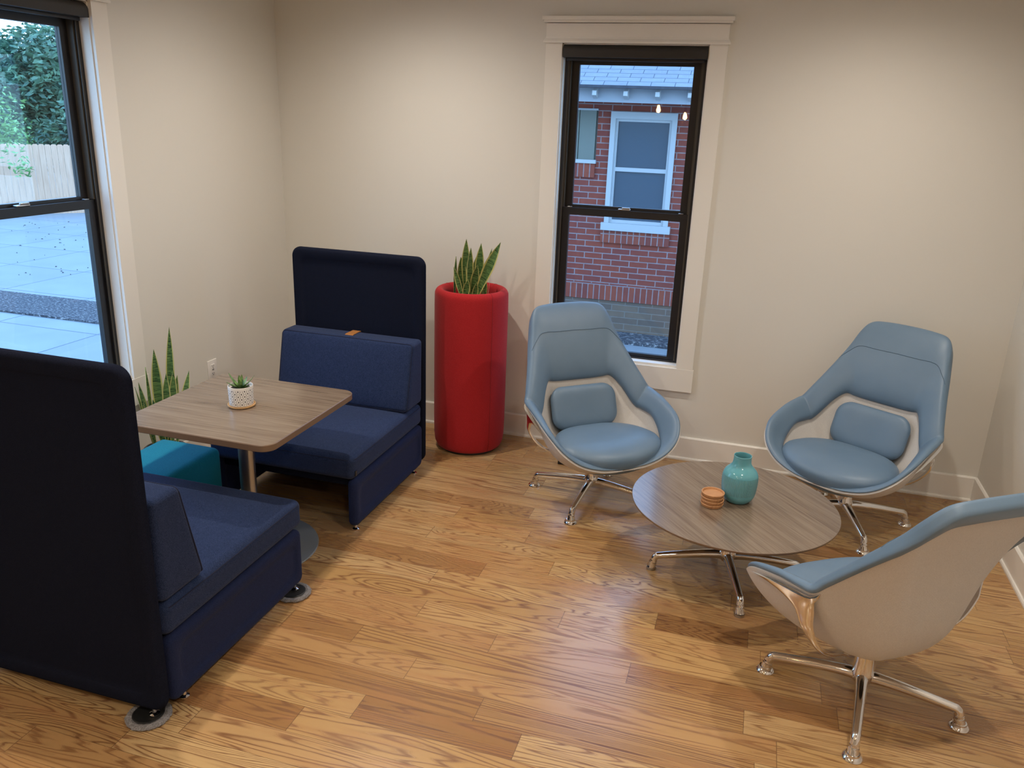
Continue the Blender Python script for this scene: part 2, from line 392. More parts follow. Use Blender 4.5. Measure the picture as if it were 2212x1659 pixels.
# ================================================================ THE ROOM
W = 4.516; YB = -9.0
# floor planks
PW = .1295
known = {0: [2.364], 1: [], 2: [1.86, 2.901, 3.285], 3: [2.508], 4: [1.911], 5: [2.28, 2.841, 3.614], 6: [1.731, 3.283, 1.404], 7: [2.027, 3.397],
         8: [2.353], 9: [1.935, 2.538], 10: [1.755], 11: [1.417], 12: [1.253], 13: [.94], -1: [1.683, 3.337], -2: [2.173], -3: [1.737], -4: [1.644, 2.12], -6: [2.016], -8: [1.703], -11: [1.895], 1.0: [3.487]}
known[1] = [3.487]; known[-3].append(4.279); known[0].append(4.333) if 0 in known else None
V = []; F = []; cols = []; lens = []; uvs = []
row = -12; rnd = random.Random(11)
while True:
    y1 = -1.53 - PW*row; y0 = y1 - PW
    if y1 < YB: break
    y1c = min(y1, 0.0)
    if y1c - y0 > .001:
        ks = sorted(known.get(row, [])); xs = []
        if ks:
            xs = list(ks); x = ks[0]
            while x > -.0: x -= rnd.uniform(.75, 1.7); xs.append(x)
            x = ks[-1]
            while x < W: x += rnd.uniform(.75, 1.7); xs.append(x)
            for a, b_ in zip(ks, ks[1:]):
                if b_-a > 1.9: xs.append(a + (b_-a)*rnd.uniform(.4, .6))
        else:
            x = -rnd.uniform(0, 1.2)
            while x < W: xs.append(x); x += rnd.uniform(.6, 1.8)
            xs.append(x)
        xs = sorted(xs)
        for a, b_ in zip(xs, xs[1:]):
            L = b_-a; a_, bb = max(a, 0), min(b_, W)
            if bb - a_ < .002: continue
            n = len(V); V += [(a_, y0, 0), (bb, y0, 0), (bb, y1c, 0), (a_, y1c, 0)]; F.append((n, n+1, n+2, n+3))
            cols.append((rnd.random(), rnd.random(), rnd.random(), 1)); lens.append(L)
            u0, u1, v1 = a_-a, bb-a, y1c-y0
            uvs += [(u0, 0), (u1, 0), (u1, v1), (u0, v1)]
    row += 1
me = bpy.data.meshes.new('floor'); me.from_pydata(V, [], F); me.materials.append(M_oak)
me.uv_layers.new(name='uv'); me.color_attributes.new('plank', 'FLOAT_COLOR', 'CORNER'); me.attributes.new('plen', 'FLOAT', 'CORNER')
uvl = me.uv_layers['uv']; ca = me.color_attributes['plank']; la = me.attributes['plen']
for i in range(len(F)):
    for k in range(4): uvl.data[i*4+k].uv = uvs[i*4+k]; ca.data[i*4+k].color = cols[i]; la.data[i*4+k].value = lens[i]
fl = bpy.data.objects.new('floor', me); C.objects.link(fl); struct(fl)
fb = MB().box(0, W, YB, 0, -.06, -.002)
struct(fb.out('trim_9', mat('subfloor', (.1, .07, .05), .9), None, False))

T = .14
def wall_open(name, tf, u0, u1, o0, o1, z0, z1):   # wall in (u, depth, z) with a window opening
    mb = MB(); H = CEIL
    for a in ((u0, o0, 0, H), (o1, u1, 0, H), (o0, o1, 0, z0), (o0, o1, z1, H)): mb.box(a[0], a[1], 0, T, a[2], a[3])
    mb.V = [tf(*p) for p in mb.V]
    return struct(mb.out(name, M_wall, None, False))
tfB = lambda u, d, z: (u, d, z)
tfL = lambda u, d, z: (-d, u, z)
BO = (1.90, 2.735, .60, 2.47); LO = (-2.47, -1.572, .65, 2.50)
wall_open('wall_back', tfB, -.14, W+.14, *BO)
wall_open('wall_left', tfL, YB, 0, *LO)
struct(MB().box(W, W+T, YB, 0, 0, CEIL).out('wall_right', M_wall, None, False))
struct(MB().box(-T, W+T, YB-T, YB, 0, CEIL).out('wall_front', M_wall, None, False))
struct(MB().box(-T, W+T, YB-T, T, CEIL, CEIL+.1).out('ceiling', M_ceil, None, False))

def baseboard(name, length, tf):   # profile: flat board, small eased cap, shoe strip at the floor
    prof = [(0, 0), (.026, 0), (.026, .010), (.022, .017), (.015, .019), (.015, .146), (.011, .151), (.008, .154), (0, .154)]
    V = [tf(0, d, z) for d, z in prof] + [tf(length, d, z) for d, z in prof]; n = len(prof)
    F = [(i, (i+1) % n, n+(i+1) % n, n+i) for i in range(n)] + [tuple(range(n)), tuple(range(n, 2*n))]
    return struct(mesh_obj(name, V, F, M_trim, None, False))
baseboard('baseboard_back', W, lambda u, d, z: (u, -d-.0005, z))
baseboard('baseboard_left', -YB, lambda u, d, z: (d+.0005, -u-.0, z))
baseboard('baseboard_right', -YB, lambda u, d, z: (W-d-.0005, -u, z))

def window(name, tn, tf, u0, u1, z0, z1, gz, cw=.098):
    """double-hung black window with white casing; gz = (lower glass bottom, lower glass top, upper glass bottom, upper glass top)"""
    root = bpy.data.objects.new(name, None); C.objects.link(root); root['kind'] = 'structure'
    def out(mb, nm, mt, par=root, sm=False):
        mb.V = [tf(*p) for p in mb.V]; return mb.out(nm, mt, par, sm)
    fr = MB(); a = .030
    fr.box(u0, u0+a, .055, .135, z0, z1).box(u1-a, u1, .055, .135, z0, z1).box(u0+a, u1-a, .055, .135, z0, z0+.028).box(u0+a, u1-a, .055, .135, z1-.06, z1)
    out(fr, 'window_frame', M_black)
    out(MB().box(u0+a, u0+a+.010, .062, .128, gz[1]+.045, z1-.06).box(u1-a-.010, u1-a, .062, .128, gz[1]+.045, z1-.06)
        .box(u0+a-.006, u0+a+.002, .052, .0555, z0+.03, z1-.06).box(u1-a-.002, u1-a+.006, .052, .0555, z0+.03, z1-.06), 'jamb_liner', M_liner)
    s = .046
    lo = MB(); l0, l1 = u0+a, u1-a
    lo.box(l0, l0+s, .066, .094, z0+.028, gz[1]+.043).box(l1-s, l1, .066, .094, z0+.028, gz[1]+.043).box(l0+s, l1-s, .066, .094, z0+.028, gz[0]).box(l0+s, l1-s, .066, .094, gz[1], gz[1]+.043)
    lower = out(lo, 'lower_sash', M_black)
    out(MB().box(l0+s, l1-s, .078, .082, gz[0], gz[1]), 'glass_pane', M_glass, lower)
    up = MB(); s2 = .044; l0 += .010; l1 -= .010
    up.box(l0, l0+s2, .098, .126, gz[2]-.043, z1-.06).box(l1-s2, l1, .098, .126, gz[2]-.043, z1-.06).box(l0+s2, l1-s2, .098, .126, gz[2]-.043, gz[2]).box(l0+s2, l1-s2, .098, .126, gz[3], z1-.06)
    upper = out(up, 'upper_sash', M_black)
    out(MB().box(l0+s2, l1-s2, .110, .114, gz[2], gz[3]), 'glass_pane', M_glass, upper)
    uc = (u0+u1)/2; zt = gz[1]+.043
    lk = MB(); lk.rbox(uc, .080, zt+.005, .075, .026, .010, .004, seg=2, mid=2).rbox(uc+.01, .073, zt+.014, .05, .012, .010, .004, seg=2, mid=2).rbox(l0+.035, .08, zt+.003, .03, .02, .006, .002, seg=2, mid=2).rbox(l1-.035, .08, zt+.003, .03, .02, .006, .002, seg=2, mid=2)
    out(lk, 'sash_lock', M_satin, lower, True)
    # white reveal, casing, head, apron
    n = tn
    def tr(mb):
        nonlocal n
        mb.V = [tf(*p) for p in mb.V]; struct(mb.out('trim_%d' % n, M_trim, None, False)); n += 1
    tr(MB().box(u0-.0, u0+.006, -.002, .055, z0, z1).box(u1-.006, u1, -.002, .055, z0, z1).box(u0, u1, -.002, .055, z1-.006, z1).box(u0, u1, -.004, .055, z0, z0+.016))
    tr(MB().box(u0-cw, u0, -.020, 0, z0-.0, z1)); tr(MB().box(u1, u1+cw, -.020, 0, z0-.0, z1))
    hd = MB(); ha, hb_ = u0-cw, u1+cw; e = .008   # frieze head with a flared lower edge and a cap
    prof = [(0, 0, 0), (-.034, 0, .014), (-.034, .010, .014), (-.024, .024, .004), (-.022, .034, 0), (-.022, .105, 0)]
    hv = []
    for d, z, x in prof: hv.append((ha-x-e*0, d, z1+z)); hv.append((hb_+x, d, z1+z))
    hv += [(ha, 0, z1+.105), (hb_, 0, z1+.105)]
    ff = [(2*i, 2*i+1, 2*i+3, 2*i+2) for i in range(len(prof))] + [tuple(2*i for i in range(len(prof)+1)), tuple(2*i+1 for i in range(len(prof)+1))]
    hd.add(hv, ff)
    hd.box(ha-.012, hb_+.014, -.040, 0, z1+.108, z1+.120).box(ha-.020, hb_+.022, -.052, 0, z1+.120, z1+.140)
    tr(hd)
    tr(MB().box(ha-.006, hb_+.006, -.022, 0, z0-.145, z0-.0))
    return root
window('window_1', 11, tfL, *LO, (.705, 1.548, 1.607, 2.378), cw=.100)
window('window_2', 21, tfB, *BO, (.648, 1.491, 1.551, 2.362), cw=.098)

def shade(name, label, tf, u0, u1, z0, z1, d0, d1):
    root = thing(name, label, 'window shade')
    def out(mb, nm, mt, par=root, sm=False):
        mb.V = [tf(*p) for p in mb.V]; return mb.out(nm, mt, par, sm)
    r = .035; prof = [(d1, z0), (d0, z0)] + [(d0 + r*(1-math.cos(PI/2*i/8)), z1 - r + r*math.sin(PI/2*i/8)) for i in range(9)] + [(d1, z1)]
    n = len(prof); Vv = [(u0+.004, d, z) for d, z in prof] + [(u1-.004, d, z) for d, z in prof]
    out(MB().add(Vv, [(i, (i+1) % n, n+(i+1) % n, n+i) for i in range(n)] + [tuple(range(n)), tuple(range(n, 2*n))]), 'cassette', M_cass, root, True)
    for a in (u0, u1-.004):
        Vv = [(a, d, z) for d, z in prof] + [(a+.004, d, z) for d, z in prof]
        out(MB().add(Vv, [(i, (i+1) % n, n+(i+1) % n, n+i) for i in range(n)] + [tuple(range(n)), tuple(range(n, 2*n))]), 'end_cap', M_darkplastic)
    out(MB().rbox((u0+u1)/2, (d0+d1)/2+.006, z0-.006, u1-u0-.03, .014, .022, .005, seg=2, mid=2), 'bottom_rail', M_black, root, True)
shade('roller_shade', 'black roller shade cassette rolled up in the top of the window over the parking area', tfL, LO[0]+.004, LO[1]-.004, 2.425, 2.493, -.006, .070)
shade('roller_shade', 'black roller shade cassette rolled up in the top of the window facing the brick house', tfB, BO[0]+.007, BO[1]-.007, 2.394, 2.463, -.030, .050)

# outlet on the left wall
t_ = thing('wall_outlet', 'white wall outlet with usb ports on the left wall behind the cafe table', 'outlet', (0, -.902, .510))
MB().rbox(.003, 0, 0, .006, .086, .124, .0028, seg=2, mid=2).out('cover_plate', M_white, t_)
MB().rbox(.0068, 0, 0, .003, .036, .070, .0012, seg=2, mid=2).out('socket_face', M_white, t_)
sl = MB()
for dy, dz, a, b_ in ((-.008, .026, .003, .009), (.006, .026, .003, .009), (0, .016, .006, .005), (-.008, -.022, .003, .009), (.006, -.022, .003, .009), (0, -.031, .006, .005), (.003, .001, .006, .013), (-.006, .001, .004, .010)):
    sl.box(.0078, .0088, dy-a/2, dy+a/2, dz-b_/2, dz+b_/2)
sl.out('socket_slots', M_slot, t_, False)

# black power cube on the floor by the back wall
t_ = thing('floor_outlet', 'small black floor power box on the oak floor behind the window side armchair', 'outlet', (2.145, -.335, 0), math.radians(2))
MB().rbox(0, 0, .012, .105, .095, .024, .006, seg=3, mid=2).out('housing', M_darkplastic, t_)
MB().box(-.028, -.006, -.02, .02, .0235, .0255).box(.008, .030, -.02, .02, .0235, .0255).out('socket_lid', M_black, t_, False)

# ================================================================ RECESSED LAMPS + PENDANTS (above and behind the view)
lens_proto = None
for i, (lx, ly) in enumerate(LAMPS):
    t_ = thing('recessed_light', 'round white recessed ceiling light above the %s' % ['red planter and high backed booth', 'armchairs by the right wall', 'cafe table booth', 'nearest armchair', 'open floor behind the near booth', 'open floor behind the camera on the right', 'far open end of the room'][i], 'ceiling light', (lx, ly, CEIL), 0, 'recessed ceiling lights')
    MB().lathe([(.060, 0), (.085, -.001), (.088, -.006), (.082, -.009), (.062, -.009), (.058, -.004)], 40, close=True).out('trim_ring', M_white, t_)
    MB().lathe([(.0, -.003), (.059, -.003), (.059, -.0005), (0, -.0005)], 40).out('lamp_lens', M_lens, t_)
    ld = bpy.data.lights.new('lamp', 'SPOT'); lo_ = bpy.data.objects.new('lamp', ld); C.objects.link(lo_); lo_.parent = t_; lo_.location = (0, 0, -.014)
    ld.energy = LAMP_W*(.84 if i == 1 else 1); ld.spot_size = math.radians(160); ld.spot_blend = 1.0; ld.shadow_soft_size = .035; ld.color = (1, .91, .81)
def pendant(px, py, pz, label):
    t_ = thing('pendant_lamp', label, 'pendant lamp', (px, py, pz))
    MB().tube([(0, 0, .09), (0, 0, CEIL-pz)], .003, 8).out('cord', M_black, t_)
    MB().lathe([(0, .10), (.016, .10), (.018, .06), (.015, .045), (0, .045)], 20).out('lamp_socket', M_darkplastic, t_)
    MB().lathe([(0, .046), (.012, .045), (.020, .02), (.028, -.01), (.026, -.03), (.012, -.045), (0, -.048)], 20).out('bulb', M_bulb, t_)
    cg = MB()
    for k in range(6):
        a = k*PI/3; cg.tube([(.018*math.cos(a), .018*math.sin(a), .06), (.09*math.cos(a), .09*math.sin(a), -.03), (.05*math.cos(a), .05*math.sin(a), -.10)], .002, 6)
    cg.out('wire_cage', mat('copper_wire', (.8, .5, .3), .25, 1), t_)
pendant(1.76, -5.45, 2.208, 'wire cage pendant with glowing filament bulb, mirrored in the brick house window')
pendant(2.05, -5.85, 2.138, 'lower wire cage pendant further from the window wall')

# ================================================================ BOOTH SEATS
def make_booth():
    t_ = thing('booth_seat', '', 'booth')
    V_, F_ = panel(.85, 1.255, .045, .055, .055); mb = MB().add(V_, F_).xf(Matrix.Translation((0, .0225, .03+1.255/2)))
    mb.out('screen_panel', M_screen, t_, angle=50)
    for sg in (-1, 1):
        V_, F_ = panel(.865, .262, .05, .035, .045); mb = MB().add(V_, F_)
        mb.xf(Matrix.Translation((sg*.398, -.445, .028+.131)) @ Matrix.Rotation(PI/2, 4, 'Z'))
        mb.out('side_panel', M_side, t_, angle=50)
    MB().rbox(0, -.43, .262, .75, .82, .05, .015, seg=3, mid=3).out('seat_frame', M_screen, t_)
    MB().box(-.372, .372, -.035, -.005, .06, .25).out('back_board', M_screen, t_, False)
    def sfn(x, y, z):
        k = (1-(x/.425)**4)*(1-(y/.44)**4); return (x*(1-.010*(1-abs(z)/.065)), y, z + (.010*k if z > 0 else 0) )
    sc_ = MB().rbox(0, -.455, .359, .846, .885, .128, .036, sfn).out('seat_cushion', M_cush, t_)
    P = rrect(.838, .877, .045, 8); pp = [(x, y-.455, .405) for x, y in P]; pp.append(pp[0])
    MB().tube(pp, .0022, 6, False).out('piping', M_piping, sc_)
    MB().box(.4225, .4252, -.875, -.858, .318, .345).out('care_tag', M_darkplastic, sc_, False)
    hh = .385
    def bfn(x, y, z):
        f = (z+hh/2)/hh; depth = .225*(1-f) + .135*f
        yy = -(.5 - y/.17)*depth if True else y       # back stays put, front leans
        yy = (y-.085)/.17*depth
        k = (1-(x/.42)**4)*(1-(z/(hh/2))**4)
        if y < 0: yy -= .012*max(k, 0)
        return (x, yy, z)
    bc = MB().rbox(0, -.012, .432+hh/2, .842, .17, hh, .024, bfn).out('back_cushion', M_cush, t_)
    def face_pt(x, z):
        f = (z-.432)/hh; return (x, -.012 - (.225*(1-f)+.135*f) + .006, z)
    P = rrect(.832, hh-.010, .022, 8); pp = [face_pt(x, z+.432+hh/2) for x, z in P]; pp.append(pp[0])
    MB().tube(pp, .0026, 6, False).out('piping', M_piping, bc)
    def band(nm, pts):       # thin leather band with real thickness, laid along a path in the YZ plane
        Vv = []; Ff = []
        for i, (y, z) in enumerate(pts):
            a_ = Vector(pts[max(i-1, 0)]); b_ = Vector(pts[min(i+1, len(pts)-1)]); d = (b_-a_).normalized(); nn = Vector((-d.y, d.x))*.003
            for x, o in ((-.026, 0), (.026, 0), (.026, 1), (-.026, 1)): Vv.append((x, y + nn.x*o, z + nn.y*o))
        for i in range(len(pts)-1):
            for k in range(4): Ff.append((i*4+k, i*4+(k+1) % 4, i*4+4+(k+1) % 4, i*4+4+k))
        Ff += [(0, 1, 2, 3), tuple(range(len(pts)*4-4, len(pts)*4))]
        return mesh_obj(nm, Vv, Ff, M_tan, bc, False)
    zt = .432+hh
    band('leather_strap', [(-.004, zt-.02), (-.010, zt+.0005), (-.05, zt+.001), (-.10, zt+.001), (-.117, zt-.006), (-.131, zt-.020)][::-1])
    band('leather_strap', [(-.21, .4345), (-.235, .433), (-.262, .434)][::-1])
    for x, y in ((-.36, .02), (.36, .02), (-.398, -.09), (.398, -.09), (-.398, -.835), (.398, -.835)):
        MB().lathe([(.0, 0), (.017, 0), (.018, .004), (.008, .010), (.006, .034), (0, .034)], 20, (x, y)).out('foot', M_chrome, t_)
    return t_
booth = make_booth()
booth.location = (.915, -.735, 0); booth['label'] = 'far navy booth seat with tall dark screen back beside the red planter'; booth['group'] = 'navy booth seats'
dup(booth, (.935, -3.03, .020), PI, 'near navy booth seat with its dark screen back toward us, standing on grey wool sliders', 'navy booth seats')
def slider(x, y, label):
    t_ = thing('furniture_slider', label, 'slider', (x, y, 0), 0, 'grey wool sliders under the near booth seat')
    rr = random.Random(int(x*100)); pr = []
    Vv = []; n = 72
    prof = [(.0, 0), (.064, 0), (.074, .003), (.078, .009), (.073, .016), (.062, .018), (.054, .0135), (0, .013)]
    mb = MB().lathe(prof, n)
    mb.V = [(v[0]*(1+rr.uniform(-.03, .03)), v[1]*(1+rr.uniform(-.03, .03)), max(0, v[2] + (rr.uniform(-.002, .002) if v[2] > .002 and math.hypot(v[0], v[1]) > .05 else 0))) for v in mb.V]
    mb.out('wool_pad', M_fuzz, t_)
    MB().lathe([(0, .0145), (.050, .0145), (.054, .0175), (.050, .019), (.046, .0175), (0, .0170)], 40).out('cup_insert', M_darkplastic, t_)
slider(1.270, -3.052, 'grey wool furniture slider under the outer back corner of the near booth')
slider(1.332, -2.205, 'grey wool furniture slider under the front corner of the near booth')

# ================================================================ CAFE TABLE
t_ = thing('cafe_table', 'square walnut laminate cafe table on a steel column between the booth seats', 'table', (.925, -1.905, 0))
def slab(w_, d, z0, z1, R, er=.003):
    P0 = rrect(w_-2*er, d-2*er, R-er, 12); P1 = rrect(w_, d, R, 12); n = len(P0)
    rings = [(P0, z0), (P1, z0+er), (P1, z1-er), (P0, z1)]; Vv = []; Ff = []
    for P, z in rings: Vv += [(x, y, z) for x, y in P]
    for i in range(3):
        for k in range(n): Ff.append((i*n+k, i*n+(k+1) % n, (i+1)*n+(k+1) % n, (i+1)*n+k))
    Ff += [tuple(range(n)), tuple(range(3*n, 4*n))]
    return Vv, Ff
o = edge_material(MB().add(*slab(.770, .770, .706, .737, .062)).out('tabletop', M_lam1, t_, angle=30), M_lamedge, .9)
MB().lathe([(0, .70), (.16, .70), (.16, .706), (0, .706)], 32).out('mounting_plate', M_darkplastic, t_)
MB().lathe([(.0375, .010), (.0375, .70)], 40).out('column', M_satin, t_)
MB().lathe([(0, 0), (.314, 0), (.316, .003), (.313, .008), (.10, .011), (.045, .016), (.042, .022), (0, .022)], 72).out('base_disc', mat('grey_powder_coat', (.26, .28, .29), .38, .35), t_)

# ================================================================ POTTED SUCCULENT
t_ = thing('potted_succulent', 'small green succulent in a white patterned pot on the square cafe table', 'potted plant', (.918, -1.904, .737))
MB().lathe([(0, 0), (.056, 0), (.0625, .004), (.063, .010), (.060, .0105), (.058, .007), (0, .007)], 48).out('saucer', M_bamboo, t_)
pt = MB().lathe([(0, 0), (.050, 0), (.054, .004), (.0565, .09), (.0560, .0925), (.0535, .0925), (.052, .078), (0, .076)], 64).out('pot', M_pot, t_)
pt.location = (0, 0, .0072)
MB().lathe([(0, .087), (.030, .086), (.0525, .0845), (.0525, .080), (0, .080)], 32).out('soil', M_soil, t_)
def succ_leaf(az, el, L, wd):
    Vv = []; Ff = []; N = 10
    for i in range(N+1):
        s = i/N; wq = wd*(1-s)**.75*(.75+.6*s)*1.1; h_ = .0035*(1-s)+.0006; bend = el + .25*s
        r = L*s; x = r*math.cos(bend); z = .086 + r*math.sin(bend)
        for a, b_ in ((-1, .35), (-.5, .0), (0, -.5), (.5, .0), (1, .35), (.5, .35), (0, .25), (-.5, .35)):
            Vv.append(Vector((x + .004, a*wq/2, z + b_*h_*2 + abs(a)*wq*.12)))
    for i in range(N):
        for k in range(8): Ff.append((i*8+k, i*8+(k+1) % 8, (i+1)*8+(k+1) % 8, (i+1)*8+k))
    Ff += [tuple(range(8)), tuple(range(N*8, N*8+8))]
    return MB().add(Vv, Ff).xf(Matrix.Rotation(az, 4, 'Z'))
rr = random.Random(3)
for az, el, L, wd in [(165, 36, .086, .024), (12, 30, .086, .022), (200, 16, .066, .025), (-20, 12, .064, .026), (-70, 30, .055, .030), (-120, 32, .052, .026), (60, 35, .06, .024), (110, 40, .06, .024), (80, 62, .062, .02), (-60, 60, .052, .022), (-150, 58, .050, .018), (30, 64, .052, .02), (150, 74, .06, .016), (-30, 78, .056, .014)]:
    succ_leaf(math.radians(az+16), math.radians(el), L, wd).out('leaf', M_succ, t_)

# ================================================================ SNAKE PLANT LEAVES
def leaf_mesh(base, tip, wd, face, curl=.25, twist=0.0, bow=(0, 0), parent=None, prof=None):
    """flat-cupped sword leaf with real thickness from base to tip; face = direction the blade's flat side looks"""
    base = Vector(base); tip = Vector(tip); N = 22; M_ = 6; ax = (tip-base); L = ax.length; ax.normalize()
    fc = Vector(face); fc = (fc - ax*fc.dot(ax)).normalized(); sd0 = ax.cross(fc).normalized()
    Vv = []; Ff = []; uv = []
    def ring(s):
        c = base.lerp(tip, s) + Vector((bow[0], bow[1], 0))*math.sin(PI*s)*L
        wq = wd*(.36+.64*(.5-.5*math.cos(min(s/.70, 1)*PI))**1.2)*(1-max(0, (s-.62)/.38)**1.9)
        a = twist*s; sd = sd0*math.cos(a) + fc*math.sin(a); f = fc*math.cos(a) - sd0*math.sin(a)
        return c, max(wq, .0008), sd, f
    for side in (0, 1):
        for i in range(N+1):
            s = i/N; c, wq, sd, f = ring(s)
            for k in range(M_+1):
                q = -1 + 2*k/M_; th = .0022*(1-q*q)+.0003
                Vv.append(c + sd*q*wq/2 + f*(curl*wq*(q*q-.5) * (1 if True else 0) + (th if side else -th))); uv.append((k/M_, s*L*2.2))
    n1 = (N+1)*(M_+1); st = M_+1
    for side in (0, 1):
        for i in range(N):
            for k in range(M_):
                a = side*n1 + i*st+k; q = (a, a+1, a+st+1, a+st); Ff.append(q if side else tuple(reversed(q)))
    for i in range(N):
        Ff.append((i*st, (i+1)*st, n1+(i+1)*st, n1+i*st)); Ff.append((i*st+M_, n1+i*st+M_, n1+(i+1)*st+M_, (i+1)*st+M_))
    Ff.append(tuple(range(st)) + tuple(n1+k for k in reversed(range(st)))); Ff.append(tuple(N*st+k for k in range(st)) + tuple(n1+N*st+k for k in reversed(range(st))))
    o = mesh_obj('leaf', Vv, Ff, M_snake, parent, True, 60)
    l = o.data.uv_layers.new(name='uv')
    for lp in o.data.loops: l.data[lp.index].uv = uv[lp.vertex_index]
    return o

# red planter
PX, PY = 1.468, -.283
t_ = thing('tall_planter', 'tall red felt cylinder planter standing against the back wall beside the booth', 'planter', (PX, PY, 0))
R0 = .228
prof = [(.10, .90), (.165, .90), (.168, 1.0)]
for i in range(13):
    a = PI*i/12; prof.append((.200 - .030*math.cos(a) - .002, 1.005 + .040*math.sin(a)))
prof[-1] = (R0, 1.0)
prof += [(R0+.001, .94), (R0+.001, .6), (R0, .2), (R0-.002, .10), (R0-.008, .05), (R0-.020, .022), (.195, .016), (0, .016)]
prof.insert(0, (0, .90))
body = MB().lathe(prof, 96).out('planter_body', M_red, t_, angle=60)
for az in (math.radians(-55+18), math.radians(160), math.radians(60)):
    pts = []
    for r_, z in prof[6:-2]: pts.append(((r_+.0006)*math.cos(az), (r_+.0006)*math.sin(az), z))
    MB().tube(pts, .0016, 6).out('seam', mat('red_seam', (.26, .01, .014), .9), body)
MB().lathe([(0, 0), (.185, 0), (.190, .004), (.190, .018), (0, .018)], 64).out('base_ring', M_darkplastic, t_)
MB().lathe([(0, .925), (.10, .922), (.164, .915), (.164, .905), (0, .905)], 40).out('soil', M_soil, t_)
t_ = thing('snake_plant', 'variegated snake plant growing out of the tall red planter', 'plant', (PX, PY, .915))
fc = (.33, -.93, .1)
for bx, by, tx, ty, tz, wd, fa, tw in [
    (-.045, .03, -.030, -.03, 1.345, .040, fc, .1), (-.005, -.02, .010, -.06, 1.300, .034, (.7, -.7, 0), .2), (.030, .035, .062, -.02, 1.325, .044, fc, .3),
    (.045, .03, .130, -.02, 1.300, .024, (.6, -.8, 0), .1), (.010, -.045, .205, -.085, 1.350, .050, (.2, -.95, .3), .15), (-.060, .02, -.068, -.02, 1.232, .046, fc, -.2),
    (-.105, -.02, -.088, -.05, 1.238, .024, (.9, -.3, 0), 0), (-.035, -.03, -.098, -.06, 1.175, .026, (.5, -.8, .2), .5), (.030, -.06, .062, -.085, 1.10, .028, fc, 0),
    (.0, .0, .055, -.06, 1.20, .042, fc, .3), (-.01, .04, .02, .02, 1.24, .036, fc, -.2), (.085, .0, .095, -.02, 1.12, .022, (.6, -.8, 0), .2), (-.03, -.06, .0, -.07, 1.11, .034, fc, .1)]:
    leaf_mesh((bx, by, .0), (tx, ty, tz-.915), wd*1.36, fa, .18, tw, (.02*(1 if tx > bx else -1)*-.5, 0), t_)
MB().tube([(.09, -.01, 0), (.115, -.02, .12), (.130, -.03, .245)], [.0012, .0010, .0005], 6).out('stalk', mat('pale_stalk', (.6, .55, .35), .6), t_)

# left snake plant in its own pot between window and booth
LX, LY = .175, -1.575
t_ = thing('planter_pot', 'low charcoal round pot on the floor under the parking side window', 'planter', (LX, LY, 0))
MB().lathe([(0, 0), (.085, 0), (.090, .004), (.112, .27), (.110, .28), (.100, .28), (.097, .25), (0, .25)], 48).out('pot_body', mat('charcoal_pot', (.05, .055, .06), .6), t_)
MB().lathe([(0, .262), (.096, .257), (.096, .252), (0, .252)], 32).out('soil', M_soil, t_)
t_ = thing('snake_plant', 'tall snake plant with two long leaves behind the square table under the window', 'plant', (LX, LY, .255))
fc = (.75, -.6, .1)
for bx, by, tx, ty, tz, wd, fa, tw in [
    (.0, .05, .025, .094, .937, .040, fc, .2), (.01, -.03, .025, -.037, .849, .052, fc, .1), (-.02, -.05, .02, -.104, .769, .030, (.9, .1, 0), 0),
    (-.0, -.06, .02, -.164, .706, .030, (.5, -.6, .6), .3), (.02, .06, .025, .217, .66, .040, fc, .2), (.02, .03, .03, .087, .70, .044, fc, 0), (-.02, .05, .02, .125, .66, .044, fc, -.1),
    (.02, -.02, .03, .03, .70, .046, fc, .1), (.01, -.07, .03, -.151, .61, .032, fc, 0), (-.03, -.04, .0, -.17, .68, .012, (.8, -.2, .5), .2), (.04, -.04, .05, -.11, .60, .05, fc, .1)]:
    leaf_mesh((bx, by, 0), (tx, ty, tz-.255), wd*1.08, fa, .15, tw, (0, 0), t_)

# teal ottoman
t_ = thing('ottoman', 'teal upholstered ottoman tucked under the window end of the square table', 'ottoman', (.462, -1.922, 0))
MB().rbox(0, 0, .215, .36, .42, .390, .035, lambda x, y, z: (x, y, z + (.006*(1-(x/.18)**4)*(1-(y/.21)**4) if z > 0 else 0))).out('upholstered_body', M_teal, t_)
for x in (-.14, .08):
    for y in (-.16, .16): MB().lathe([(0, 0), (.015, 0), (.015, .024), (0, .024)], 16, (x, y)).out('foot', M_darkplastic, t_)

